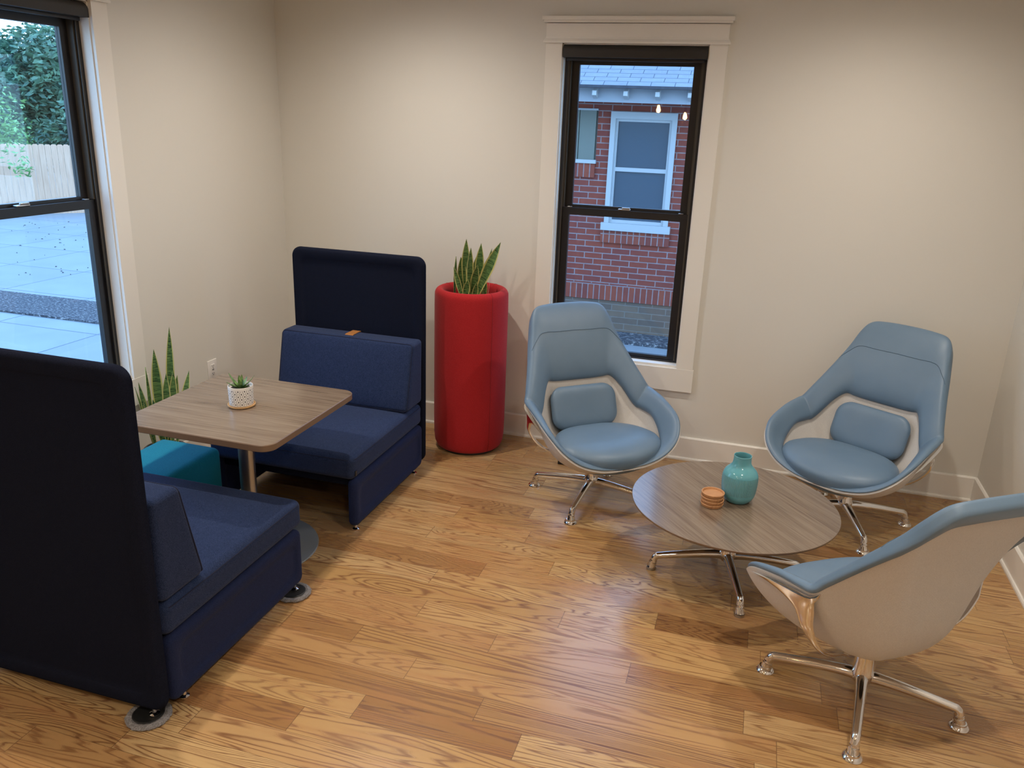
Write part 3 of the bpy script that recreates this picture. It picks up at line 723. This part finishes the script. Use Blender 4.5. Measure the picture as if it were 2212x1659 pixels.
# ================================================================ ARMCHAIRS
KEYS = [  # rim point, inner control 1, control 2, pad inner edge (fraction of the profile), pad thickness scale, shell edge
    ((0, -.345, .325),  (0, -.12, .236),  (0, -.25, .262),  0.955, 0, 1),
    ((.13, -.347, .332), (.05, -.12, .236), (.11, -.25, .270),  0.9, 0.5, 1),
    ((.255, -.335, .370), (.10, -.12, .238), (.22, -.24, .285),  0.8, 0.95, 1),
    ((.345, -.297, .436), (.14, -.09, .24), (.31, -.20, .315),  0.74, 1, 1),
    ((.391, -.215, .512), (.17, -.05, .24), (.350, -.14, .335),  0.74, 1, .99),
    ((.398, -.07, .566), (.18, .02, .24), (.325, -.03, .37),  0.81, 1, .985),
    ((.392, .050, .590), (.18, .07, .24), (.285, .06, .40),  0.8, 1, .98),
    ((.383, .092, .600), (.18, .10, .24), (.265, .085, .415),  0.79, 1, .975),
    ((.362, .125, .645), (.17, .14, .24), (.24, .105, .45),  0.785, 1, .97),
    ((.315, .215, .760), (.14, .20, .24), (.215, .13, .53),  0.77, 1, .96),
    ((.272, .310, .880), (.11, .23, .24), (.185, .142, .59),  0.735, 1, .945),
    ((.243, .372, .972), (.07, .24, .242), (.165, .15, .63),  0.678, 1, .935),
    ((.205, .402, 1.022), (.05, .245, .242), (.13, .145, .65),  0.652, 1, .93),
    ((.13, .414, 1.036), (.03, .25, .242), (.07, .142, .66),  0.643, 1, .928),
    ((0, .418, 1.040), (0, .25, .242), (0, .140, .665),  0.64, 1, .928)]
NK = len(KEYS) - 1                  # 12 half keys -> 24 around
LOOPK = KEYS + [tuple([tuple([-p[0], p[1], p[2]]) for p in k[:3]] + [k[3], k[4], k[5]]) for k in reversed(KEYS[1:-1])]
def cr(p0, p1, p2, p3, t):
    return .5*((2*p1) + (-p0+p2)*t + (2*p0-5*p1+4*p2-p3)*t*t + (-p0+3*p1-3*p2+p3)*t*t*t)
def key_at(th):
    n = len(LOOPK); i = int(math.floor(th)) % n; f = th - math.floor(th)
    ks = [LOOPK[(i+d) % n] for d in (-1, 0, 1, 2)]
    pts = [cr(*[Vector(k[j]) for k in ks], f) for j in range(3)]
    global SHELL_EDGE
    SHELL_EDGE = cr(*[k[5] for k in ks], f)
    return pts, cr(*[k[3] for k in ks], f), max(0, cr(*[k[4] for k in ks], f))
C0 = Vector((0, .0, .240))
def S(th, r):
    (P3, P1, P2), _, _ = key_at(th)
    if r > 1:
        d = (P3-P2).normalized(); return P3 + d*(r-1)*.5
    a = 1-r; return C0*a**3 + P1*3*a*a*r + P2*3*a*r*r + P3*r**3
def Sn(th, r):
    e = .02; r0 = max(r-e, .02); r1 = min(r+e, 1.0)
    du = S(th+.05, max(r, .03)) - S(th-.05, max(r, .03)); dv = S(th, r1) - S(th, r0)
    n = du.cross(dv)
    if n.length < 1e-9: return Vector((0, 0, 1))
    n.normalize()
    ctr = Vector((0, -.02, .62))
    if n.dot(ctr - S(th, max(r, .03))) < 0: n = -n
    return n
PADT = .039; NTH = 168; NL = len(LOOPK); MID = NL//2
def make_chair():
    t_ = thing('armchair', '', 'armchair')
    # shell : inner skin + outer skin, closed at the rim
    rs = [.04 + .96*i/30 for i in range(31)]; Vv = []; Ff = []
    for side in (0, 1):
        for r in rs:
            for k in range(NTH):
                th = k*NL/NTH; key_at(th); q = r*SHELL_EDGE; off = 0
                if side:
                    back = max(0, math.cos((th-MID)/NL*2*PI*1.15)) if abs(th-MID) < NL*.22 else 0
                    off = -.012 - .034*math.exp(-((q-.44)/.20)**2)*back**.8 - .004*(1-q)
                Vv.append(S(th, q) + Sn(th, q)*off)
    n1 = len(rs)*NTH
    for side in (0, 1):
        for i in range(len(rs)-1):
            for k in range(NTH):
                q = (side*n1+i*NTH+k, side*n1+i*NTH+(k+1) % NTH, side*n1+(i+1)*NTH+(k+1) % NTH, side*n1+(i+1)*NTH+k); Ff.append(q if side == 0 else tuple(reversed(q)))
        Ff.append(tuple(side*n1+k for k in range(NTH)))
    for k in range(NTH):
        a = (len(rs)-1)*NTH
        Ff.append((a+k, a+(k+1) % NTH, n1+a+(k+1) % NTH, n1+a+k))
    mesh_obj('shell', Vv, Ff, M_knit, t_, True, 70)
    # leather pad following the rim
    NU = 18; Vv = []; Ff = []; ring = 2*(NU+1)
    for k in range(NTH):
        th = k*NL/NTH; _, rin, ts = key_at(th)
        ts = max(ts, .04)
        for layer in (1, 0):
            for j in range(NU+1):
                jj = j if layer else NU-j
                u = jj/NU; u = .5-.5*math.cos(PI*u) if True else u
                r = rin + (1.018-rin)*u; p = S(th, r); n = Sn(th, min(r, .995))
                prof_ = (1-abs(2*u-1)**4)**.5 if abs(2*u-1) < 1 else 0
                th_ = (PADT*ts)*prof_
                se = SHELL_EDGE; w_ = min(1, max(0, (r-(se-.012))/.02)); w_ = w_*w_*(3-2*w_)
                e_ = max(0, 1-max(0, (r-1.0)/.018)**2)**.5
                roll = (.005 + .029*min(1, max(0, 1-se)/.06))*ts
                th_ *= 1 - .42*u*u
                Vv.append(p + n*(.0015 + th_) if layer else p + n*(.0012 - roll*w_*e_))
    for k in range(NTH):
        k2 = (k+1) % NTH
        for j in range(ring):
            Ff.append((k*ring+j, k*ring+(j+1) % ring, k2*ring+(j+1) % ring, k2*ring+j))
    pad = mesh_obj('leather_pad', Vv, Ff, M_leather, t_, True, 75)
    # headrest seam over the pad
    def seam(pts, rad=.0017, nm='seam'):
        out = []
        for th, r in pts:
            _, rin, ts = key_at(th); u = (r-rin)/(1.018-rin); prof_ = (1-abs(2*u-1)**4)**.5 if abs(2*u-1) < 1 else 0
            out.append(S(th, min(r, 1.015)) + Sn(th, min(r, .995))*(.0015 + PADT*ts*prof_*(1-.42*u*u) + .0006))
        return MB().tube(out, rad, 6).out(nm, M_seam, pad)
    pts = []
    for i in range(49):
        th = 9.45 + (NL-18.9)*i/48; d = abs(th-MID)/(MID-9.45)
        pts.append((th, .875 + .135*(d**2.7)))
    seam(pts)
    # seat cushion
    def sup(a, e): return math.copysign(abs(a)**e, a)
    Vv = []; Ff = []; NA, NB = 72, 26
    for i in range(NB+1):
        ph = -PI/2 + PI*i/NB
        for k in range(NA):
            a = 2*PI*k/NA; x = .305*sup(math.cos(a), .78)*sup(math.cos(ph), .55); y = .236*sup(math.sin(a), .84)*sup(math.cos(ph), .55)
            wf = 1 - .20*max(0, (y+.02)/.25)
            z = .060*sup(math.sin(ph), .9)
            if z < 0: z *= 1.9
            yy = -.122 + y; zz = .376 + z - .10*max(0, -(yy+.22)) + .016*(x/.29)**2
            Vv.append((x*wf*(1 - .06*max(0, -(yy+.25))/.1), yy, zz))
    for i in range(NB):
        for k in range(NA): Ff.append((i*NA+k, i*NA+(k+1) % NA, (i+1)*NA+(k+1) % NA, (i+1)*NA+k))
    mesh_obj('seat_cushion', Vv, Ff, M_leather, t_, True, 80)
    # lumbar pillow
    Vv = []; Ff = []; NRr = 12; w2, h2, RR = .414, .246, .080
    for side in (1, -1):
        for i in range(NRr+1):
            q = 1 - i/NRr if side == 1 else i/NRr
            q = max(.02, math.sin(q*PI/2))
            P = rrect(w2*q, h2*q, RR*q, 9)
            for x, z in P:
                d = .036*(1-q**5)**.5 * (1 if side == 1 else -1)
                Vv.append((x, -d - .9*x*x*.5, z))
    n = len(rrect(1, 1, .1, 9))
    for i in range(2*(NRr+1)-1):
        for k in range(n): Ff.append((i*n+k, i*n+(k+1) % n, (i+1)*n+(k+1) % n, (i+1)*n+k))
    # first ring is the outline of the front half, so close both centres
    Vv2 = [Vv[j] for j in range(len(Vv))]
    Ff = []
    def rg(side, i): return side*(NRr+1)*n + i*n
    for side in (0, 1):
        for i in range(NRr):
            for k in range(n): Ff.append((rg(side, i)+k, rg(side, i)+(k+1) % n, rg(side, i+1)+(k+1) % n, rg(side, i+1)+k))
    Ff.append(tuple(rg(0, NRr)+k for k in range(n))); Ff.append(tuple(rg(1, 0)+k for k in range(n)))
    for k in range(n): Ff.append((rg(0, 0)+k, rg(0, 0)+(k+1) % n, rg(1, NRr)+(k+1) % n, rg(1, NRr)+k))
    mb = MB().add(Vv2, Ff).xf(Matrix.Translation((0, .156, .500)) @ Matrix.Rotation(math.radians(-20), 4, 'X'))
    mb.out('lumbar_pillow', M_leather, t_, angle=80)
    # polished aluminium arm yokes under the arms
    for sg in (1, -1):
        Vv = []; Ff = []; NR, NS = 34, 10
        for i in range(NR+1):
            s = i/NR; r = .965 - .70*s
            tc_ = 5.75 + .35*min(1, s/.15); wth = .20 + 1.15*math.exp(-(s/.07)**1.3) + .38*math.exp(-(s/.30)**2) + .04*s
            lift = .006 + .050*math.sin(min(1, s/.9)*PI)**.9 * min(1, s/.25)
            for j in range(NS+1):
                q = -1 + 2*j/NS; th = tc_ + q*wth; p = S(th, r) - Sn(th, r)*(.013 + lift)
                Vv.append(Vector((p.x*sg, p.y, p.z)))
            for j in range(NS, -1, -1):
                q = -1 + 2*j/NS; th = tc_ + q*wth; p = S(th, r) - Sn(th, r)*(.013 + lift + .012*(1-q*q)**.5 + .001)
                Vv.append(Vector((p.x*sg, p.y, p.z)))
        rg = 2*(NS+1)
        for i in range(NR):
            for j in range(rg): Ff.append((i*rg+j, i*rg+(j+1) % rg, (i+1)*rg+(j+1) % rg, (i+1)*rg+j))
        Ff += [tuple(range(rg)), tuple(range(NR*rg, (NR+1)*rg))]
        mesh_obj('arm_bracket', Vv, Ff, M_chrome, t_, True, 60)
    MB().lathe([(0, .205), (.045, .205), (.075, .222), (.075, .236), (0, .236)], 32).out('seat_mount', M_darkplastic, t_)
    MB().box(-.020, .020, -.3505, -.3475, .318, .332).out('metal_tag', M_chrome, t_, False)
    return t_
def make_base(t_, rz, zc, rf, flange, hub_z=.118):
    """four-star polished base in the thing's own frame, turned by rz"""
    MB().lathe([(0, hub_z-.045), (.024, hub_z-.045), (.038, hub_z-.03), (.042, hub_z+.002), (.038, hub_z+.010), (.036, zc), (0, zc)], 32).out('column', M_chrome, t_)
    for k in range(4):
        a = rz + k*PI/2; rows = []
        path = [(.018, hub_z-.016), (.06, hub_z-.014), (.16, hub_z-.022), (rf-.040, hub_z-.041), (rf-.018, hub_z-.046), (rf-.009, hub_z-.058), (rf-.004, hub_z-.080), (rf+.002, .012)]
        rad = [.025, .0225, .0195, .0168, .0165, .0165, .0185, .0225]
        # dense resample
        pts = []; rr_ = []
        n = len(path)
        for i in range(n-1):
            for s in range(5):
                f = s/5; g = [path[max(i-1, 0)], path[i], path[i+1], path[min(i+2, n-1)]]
                pts.append((cr(g[0][0], g[1][0], g[2][0], g[3][0], f), cr(g[0][1], g[1][1], g[2][1], g[3][1], f))); rr_.append(rad[i]*(1-f)+rad[i+1]*f)
        pts.append(path[-1]); rr_.append(rad[-1])
        mb = MB().tube([(p[0], 0, p[1]) for p in pts], rr_, 14); mb.xf(Matrix.Rotation(a, 4, 'Z'))
        leg = mb.out('leg', M_chrome, t_, angle=60)
        fx = rf+.002
        if flange: pr = [(0, 0), (.034, 0), (.0355, .003), (.033, .009), (.0245, .016), (.0235, .022), (0, .022)]
        else: pr = [(0, 0), (.022, 0), (.0232, .003), (.0232, .014), (0, .014)]
        MB().lathe(pr, 28, (fx*math.cos(a), fx*math.sin(a))).out('glide', M_chrome if flange else M_satin, leg)
chairs = [((2.381, -.764), 40.25, 174, 'blue leather high back armchair in front of the window facing the brick house', 0),
          ((3.750, -.555), -32.7, -76.5, 'blue leather high back armchair in the right corner of the room', 0),
          ((3.696, -2.089), -145.1, -98.2, 'nearest blue leather armchair, seen from behind showing its off-white shell', 0)]
proto = make_chair()
protos = [proto]
base_kids = []
for i, ((x, y), psi, bz, lab, _) in enumerate(chairs):
    rz = math.radians(psi)
    if i == 0: t_ = proto; t_.location = (x, y, 0); t_.rotation_euler = (0, 0, rz); t_['label'] = lab; t_['group'] = 'blue leather lounge armchairs'
    else: t_ = dup(proto, (x, y, 0), rz, lab, 'blue leather lounge armchairs')
    protos.append(t_)
for i, ((x, y), psi, bz, lab, _) in enumerate(chairs):
    make_base(protos[i+1], math.radians(bz-psi), .210, .342, True)

# ================================================================ COFFEE TABLE
TX, TY, TZ = 3.162, -1.345, .380
t_ = thing('coffee_table', 'low round walnut laminate coffee table among the three blue armchairs', 'table', (TX, TY, 0))
R = .472
o_top = MB().lathe([(0, TZ-.019), (R-.030, TZ-.019), (R-.006, TZ-.013), (R-.0012, TZ-.009), (R, TZ-.006), (R, TZ-.0012), (R-.0012, TZ), (0, TZ)], 128).out('tabletop', M_lam2, t_, angle=30)
edge_material(o_top, M_lamedge, .9); o_top.rotation_euler = (0, 0, math.radians(-51))
MB().lathe([(0, TZ-.030), (.11, TZ-.030), (.11, TZ-.019), (0, TZ-.019)], 32).out('mounting_plate', M_darkplastic, t_)
a1 = math.atan2(-1.425+1.345, 2.824-3.162)
make_base(t_, a1, TZ-.030, .350, False)

# vase + coasters
vx, vy = 3.176, -1.318
prof = [(0, .004), (.040, .004), (.044, 0), (.050, .001), (.062, .012), (.074, .032), (.0795, .060), (.0820, .095), (.0820, .122), (.0785, .140), (.070, .156), (.057, .170), (.0465, .182), (.0415, .196), (.0400, .215), (.0405, .227), (.0395, .2285), (.0375, .227), (.0365, .210), (.040, .188), (.055, .165), (.072, .145), (.076, .12), (.074, .06), (.05, .012), (0, .010)]
dense = []
for i in range(len(prof)-1):
    g = [prof[max(i-1, 0)], prof[i], prof[i+1], prof[min(i+2, len(prof)-1)]]
    for s in range(3):
        f = s/3; dense.append((max(0, cr(*[q[0] for q in g], f)), cr(*[q[1] for q in g], f)))
dense.append(prof[-1]); dense[0] = (0, .004)
o = MB().lathe(dense, 96).out('vase', M_vase, None, angle=60); o.location = (vx, vy, TZ+.0003)
tag(o, 'turquoise ribbed ceramic vase on the round coffee table', 'vase')
cx, cy = 3.064, -1.412
c0 = None; rr = random.Random(5)
names = ['lowest', 'second lowest', 'second from the top', 'topmost']
for i in range(4):
    if c0 is None:
        c0 = MB().lathe([(0, 0), (.046, 0), (.0490, .002), (.0500, .009), (.0525, .0115), (.0527, .0150), (.0510, .0165), (.0480, .0165), (.0465, .0150), (.0455, .0080), (0, .0075)], 64).out('coaster', M_coaster, None); o = c0
    else: o = c0.copy(); C.objects.link(o)
    o.location = (cx+rr.uniform(-.0012, .0012), cy+rr.uniform(-.0012, .0012), TZ+.0003+i*.0168); o.rotation_euler = (0, 0, rr.uniform(0, 3))
    tag(o, 'round wooden coaster, %s of the stack beside the turquoise vase' % names[i], 'coaster', 'stack of wooden coasters')

# ================================================================ OUTSIDE
# ground: high walk beside the brick house, falling away to the parking slab on the left
GR = -.40; GL = -.80
V = []; F = []
xs = [-40, -4.6, -2.0, 14]; zs = [GL, GL, GR, GR]
for x, z in zip(xs, zs): V += [(x, -14, z), (x, 34, z)]
F = [(0, 2, 3, 1), (2, 4, 5, 3), (4, 6, 7, 5)]
g = mesh_obj('trim_40', V, F, M_conc, None, False); g.name = 'ground'; struct(g)
def strip(name, pts, h, lab):
    V_ = []; n = len(pts)
    for x, y, z in pts: V_.append((x, y, z+.002))
    for x, y, z in pts: V_.append((x, y, z+h))
    o = mesh_obj(name, V_, [tuple(range(n)), tuple(range(n, 2*n))] + [(i, (i+1) % n, n+(i+1) % n, n+i) for i in range(n)], M_mulch, None, False)
    o['kind'] = 'stuff'; return tag(o, lab, 'mulch')
strip('mulch_bed', [(-14, 3.62, GL), (-4.65, 3.62, GL), (-4.65, 4.58, GL), (-14, 4.58, GL)], .03, 'strip of dark mulch crossing the pale concrete outside the left window')
strip('mulch_bed', [(-1.9, 4.10, GR), (6, 4.10, GR), (6, 4.478, GR), (-1.9, 4.478, GR)], .05, 'dark mulch along the foot of the brick house')
# dry leaves strewn over the slab
rr = random.Random(21); mb = MB()
for i in range(170):
    x = rr.uniform(-15, -5.2); y = rr.uniform(4.7, 11.5)
    a = rr.uniform(0, 6.28); s = rr.uniform(.012, .032); z = GL+.004
    c_, s_ = math.cos(a)*s, math.sin(a)*s
    mb.add([(x-c_, y-s_, z), (x+s_*.4, y-c_*.4, z+.012), (x+c_, y+s_, z+.004), (x-s_*.4, y+c_*.4, z+.012), (x, y, z-.002)], [(0, 1, 2, 3), (0, 4, 2, 1), (0, 3, 2, 4)])
o = mb.out('fallen_leaves', M_fallen, None, False); o['kind'] = 'stuff'; tag(o, 'dry leaves strewn over the concrete outside the left window', 'leaves')

# brick house
HY = 4.5
t_ = thing('brick_house', 'red brick neighbouring house seen through the narrow back window', 'house', (1.4, HY, GR))
def hb(mb): return mb.xf(Matrix.Translation((-1.4, -HY, -GR)))
wx0, wx1, wz0, wz1 = 1.395, 2.130, .90, 2.150
bx0, bx1, bz0, bz1 = .45, 1.245, 1.615, 2.165
mb = MB()
X0, X1 = -1.9, 6.0
mb.box(X0, bx0, 0+HY, HY+.2, .02, 2.5).box(bx1, wx0, HY, HY+.2, .02, 2.5).box(wx1, X1, HY, HY+.2, .02, 2.5)
mb.box(bx0, bx1, HY, HY+.2, .02, bz0).box(bx0, bx1, HY, HY+.2, bz1, 2.5).box(wx0, wx1, HY, HY+.2, .02, wz0).box(wx0, wx1, HY, HY+.2, wz1, 2.5)
hb(mb).out('brick_wall', M_brick, t_, False)
hb(MB().box(X0, X1, HY-.02, HY+.2, GR, .02)).out('foundation', M_tanbrick, t_, False)
hb(MB().box(X0, X1, HY-.035, HY, .02, .20)).out('soldier_course', M_soldier, t_, False)
hb(MB().box(wx0-.03, wx1+.03, HY-.03, HY, .70, .845)).out('soldier_course', M_soldier, t_, False)
hb(MB().box(bx0-.05, bx1+.0, HY-.03, HY, bz0-.19, bz0-.035)).out('soldier_course', M_soldier, t_, False)
fr = MB(); a = .055
fr.box(wx0, wx0+a, HY-.03, HY+.1, wz0+.03, wz1-a-.02).box(wx1-a, wx1, HY-.03, HY+.1, wz0+.03, wz1-a-.02).box(wx0, wx1, HY-.032, HY+.1, wz1-a-.02, wz1).box(wx0-.03, wx1+.03, HY-.06, HY+.1, wz0-.055, wz0+.03)
win = hb(fr).out('window_casing', M_whitewood, t_, False)
sa = MB(); a0, a1_ = wx0+a, wx1-a; zm = 1.53
zb_, zt_ = wz0+.03, wz1-a-.02; q = .028
sa.box(a0, a0+q, HY, HY+.07, zb_, zt_).box(a1_-q, a1_, HY, HY+.07, zb_, zt_).box(a0+q, a1_-q, HY, HY+.07, zm-.022, zm+.022).box(a0+q, a1_-q, HY, HY+.07, zt_-.028, zt_).box(a0+q, a1_-q, HY, HY+.07, zb_, zb_+.035)
hb(sa).out('sash', M_whitewood, win, False)
hb(MB().box(a0+.01, a1_-.01, HY+.03, HY+.04, wz0+.05, wz1-a-.03)).out('pane', M_housewin, win, False)
mb = MB()
k = bx0
while k < bx1-.02:
    mb.box(k+.003, min(k+.192, bx1)-.003, HY-.0, HY+.05, bz0, bz1); k += .195
mb.box(bx0, bx1, HY+.03, HY+.06, bz0, bz1)
hb(mb).out('boarded_opening', M_board, t_, False)
hb(MB().box(bx0-.03, bx1+.01, HY-.05, HY+.05, bz0-.035, bz0+.005).box(bx0, bx1, HY-.02, HY+.03, bz1-.012, bz1+.008)).out('window_sill', M_whitewood, t_, False)
EY = 4.02; slope = math.radians(27)
hb(MB().box(X0-.4, X1+.4, EY, EY+.03, 2.235, 2.375)).out('fascia', M_fascia, t_, False)
hb(MB().box(X0-.3, X1+.3, EY+.03, HY, 2.345, 2.36)).out('soffit', M_fascia, t_, False)
x = 1.275 - 9*.33
while x < X1:
    Vv = [(x, EY-.09, 2.345), (x+.045, EY-.09, 2.345), (x+.045, EY, 2.375), (x, EY, 2.375), (x, EY-.09, 2.30), (x+.045, EY-.09, 2.30), (x+.045, EY, 2.265), (x, EY, 2.265)]
    hb(MB().add(Vv, [(0, 1, 2, 3), (4, 5, 6, 7), (0, 1, 5, 4), (1, 2, 6, 5), (2, 3, 7, 6), (3, 0, 4, 7)])).out('rafter_tail', M_whitewood, t_, False)
    x += .33
rf = MB().box(0, X1-X0+1.0, 0, 5.2, 0, .03).out('roof', M_shingle, t_, False)
rf.location = (X0-.5-1.4, EY-.14-HY, 2.372-GR); rf.rotation_euler = (slope, 0, 0)
mb = MB().box(X0, X1, HY+.2, HY+.3, GR, 2.5); hb(mb).out('inner_wall', mat('dark_interior', (.03, .03, .035), .9), t_, False)

# fence across the parking area
cam2 = Vector((3.111, -4.943, 0)); dirv = Vector((-.722, .692, 0)).normalized(); side = Vector((.692, .722, 0)).normalized()
fcn = cam2 + dirv*24.8
t_ = thing('picket_fence', 'weathered cedar board fence across the far side of the parking area', 'fence', (fcn.x, fcn.y, GL), math.atan2(side.y, side.x))
rr = random.Random(9)
for sec in range(4):
    mb = MB(); x0 = -5.6 + sec*2.8; x = x0
    while x < x0+2.8-.01:
        z1_ = 1.755 + rr.uniform(-.008, .008); d = rr.uniform(-.003, .003)
        mb.add([(x+.002, d, .0), (x+.138, d, .0), (x+.138, d+.018, .0), (x+.002, d+.018, .0), (x+.002, d, z1_-.03), (x+.138, d, z1_-.03), (x+.138, d+.018, z1_-.03), (x+.002, d+.018, z1_-.03),
                (x+.03, d, z1_), (x+.11, d, z1_), (x+.11, d+.018, z1_), (x+.03, d+.018, z1_)],
               [(0, 1, 5, 4), (1, 2, 6, 5), (2, 3, 7, 6), (3, 0, 4, 7), (4, 5, 9, 8), (5, 6, 10, 9), (6, 7, 11, 10), (7, 4, 8, 11), (8, 9, 10, 11), (0, 3, 2, 1)])
        x += .14
    for z in (.35, 1.4): mb.box(x0, x0+2.8, .02, .06, z, z+.09)
    mb.out('board_section', M_fence, t_, False)
for sec in range(5): MB().box(-5.65+sec*2.8, -5.56+sec*2.8, .06, .15, 0, 1.7).out('post', M_fence, t_, False)

def tree(name, label, loc, h, crown, n, ls, mt, seed, low=None):
    t_ = thing(name, label, 'tree', loc); rr = random.Random(seed)
    mb = MB(); mb.tube([(0, 0, 0), (.05, .03, h*.3), (.0, .1, h*.6), (.1, .05, h*.9)], [.16, .13, .09, .03], 10)
    br = []
    for k in range(9):
        a = rr.uniform(0, 6.28); z0 = h*rr.uniform(.25, .75); L = crown[0]*rr.uniform(.5, .85)
        e_ = Vector((math.cos(a)*L, math.sin(a)*L, z0 + rr.uniform(.2, .9))); br.append(e_)
        mb.tube([(0, .05, z0), (e_.x*.5, e_.y*.5, z0+.3), tuple(e_)], [.05, .03, .012], 6)
    mb.out('trunk', M_bark, t_)
    V_ = []; F_ = []
    cl = []
    for k in range(46):
        a = rr.uniform(0, 6.28); u = rr.uniform(-1, 1); q = rr.uniform(.35, 1)**.6
        s = math.sqrt(1-u*u); cl.append((Vector((crown[0]*s*math.cos(a)*q, crown[0]*s*math.sin(a)*q, crown[2] + crown[1]*u*q)), rr.uniform(.45, .9)))
    if low: cl += [(Vector(p), r_) for p, r_ in low]
    for i in range(n):
        c_, r_ = cl[rr.randrange(len(cl))]; d = Vector((rr.gauss(0, 1), rr.gauss(0, 1), rr.gauss(0, .8))).normalized()*r_*rr.uniform(.6, 1)
        p = c_ + d; ax = Vector((rr.uniform(-1, 1), rr.uniform(-1, 1), rr.uniform(-.6, .2))).normalized(); nn = ax.cross(Vector((rr.uniform(-1, 1), rr.uniform(-1, 1), rr.uniform(.2, 1)))).normalized()
        l = ls*rr.uniform(.7, 1.3); m_ = len(V_)
        V_ += [p - ax*l, p + nn*l*.45 + Vector((0, 0, .01)), p + ax*l, p - nn*l*.45 + Vector((0, 0, .01))]; F_.append((m_, m_+1, m_+2, m_+3))
    me = bpy.data.meshes.new('foliage'); me.from_pydata([tuple(v) for v in V_], [], F_); me.materials.append(mt); o = bpy.data.objects.new('foliage', me); C.objects.link(o); o.parent = t_
    return t_
def at(t, s): p = cam2 + dirv*t + side*s; return (p.x, p.y, GL)
tree('leafy_tree', 'dark leafy tree behind the cedar fence, nearest the window frame', at(29.5, 1.0), 4.85, (1.9, 1.85, 3.05), 17000, .115, M_leafA, 1)
tree('leafy_tree', 'tall dark leafy tree behind the cedar fence toward the glass edge', at(33.9, -1.2), 5.0, (2.1, 1.85, 2.95), 17000, .12, M_leafA, 2)
tree('leafy_shrub', 'low leafy shrub filling the gap right behind the cedar fence', at(28.4, 1.3), 2.7, (1.6, .9, 1.8), 9000, .10, M_leafA, 8)
tree('young_maple', 'lighter green young tree with a branch hanging over the fence', at(26.6, -1.2), 2.9, (.8, .8, 1.9), 2600, .07, M_leafB, 3,
     [((-.0, 0, 1.0), .5), (tuple(Vector(at(24.3, -.55)) - Vector(at(26.6, -1.2)) + Vector((0, 0, 1.5))), .35), (tuple(Vector(at(24.2, -.4)) - Vector(at(26.6, -1.2)) + Vector((0, 0, 1.15))), .22)])
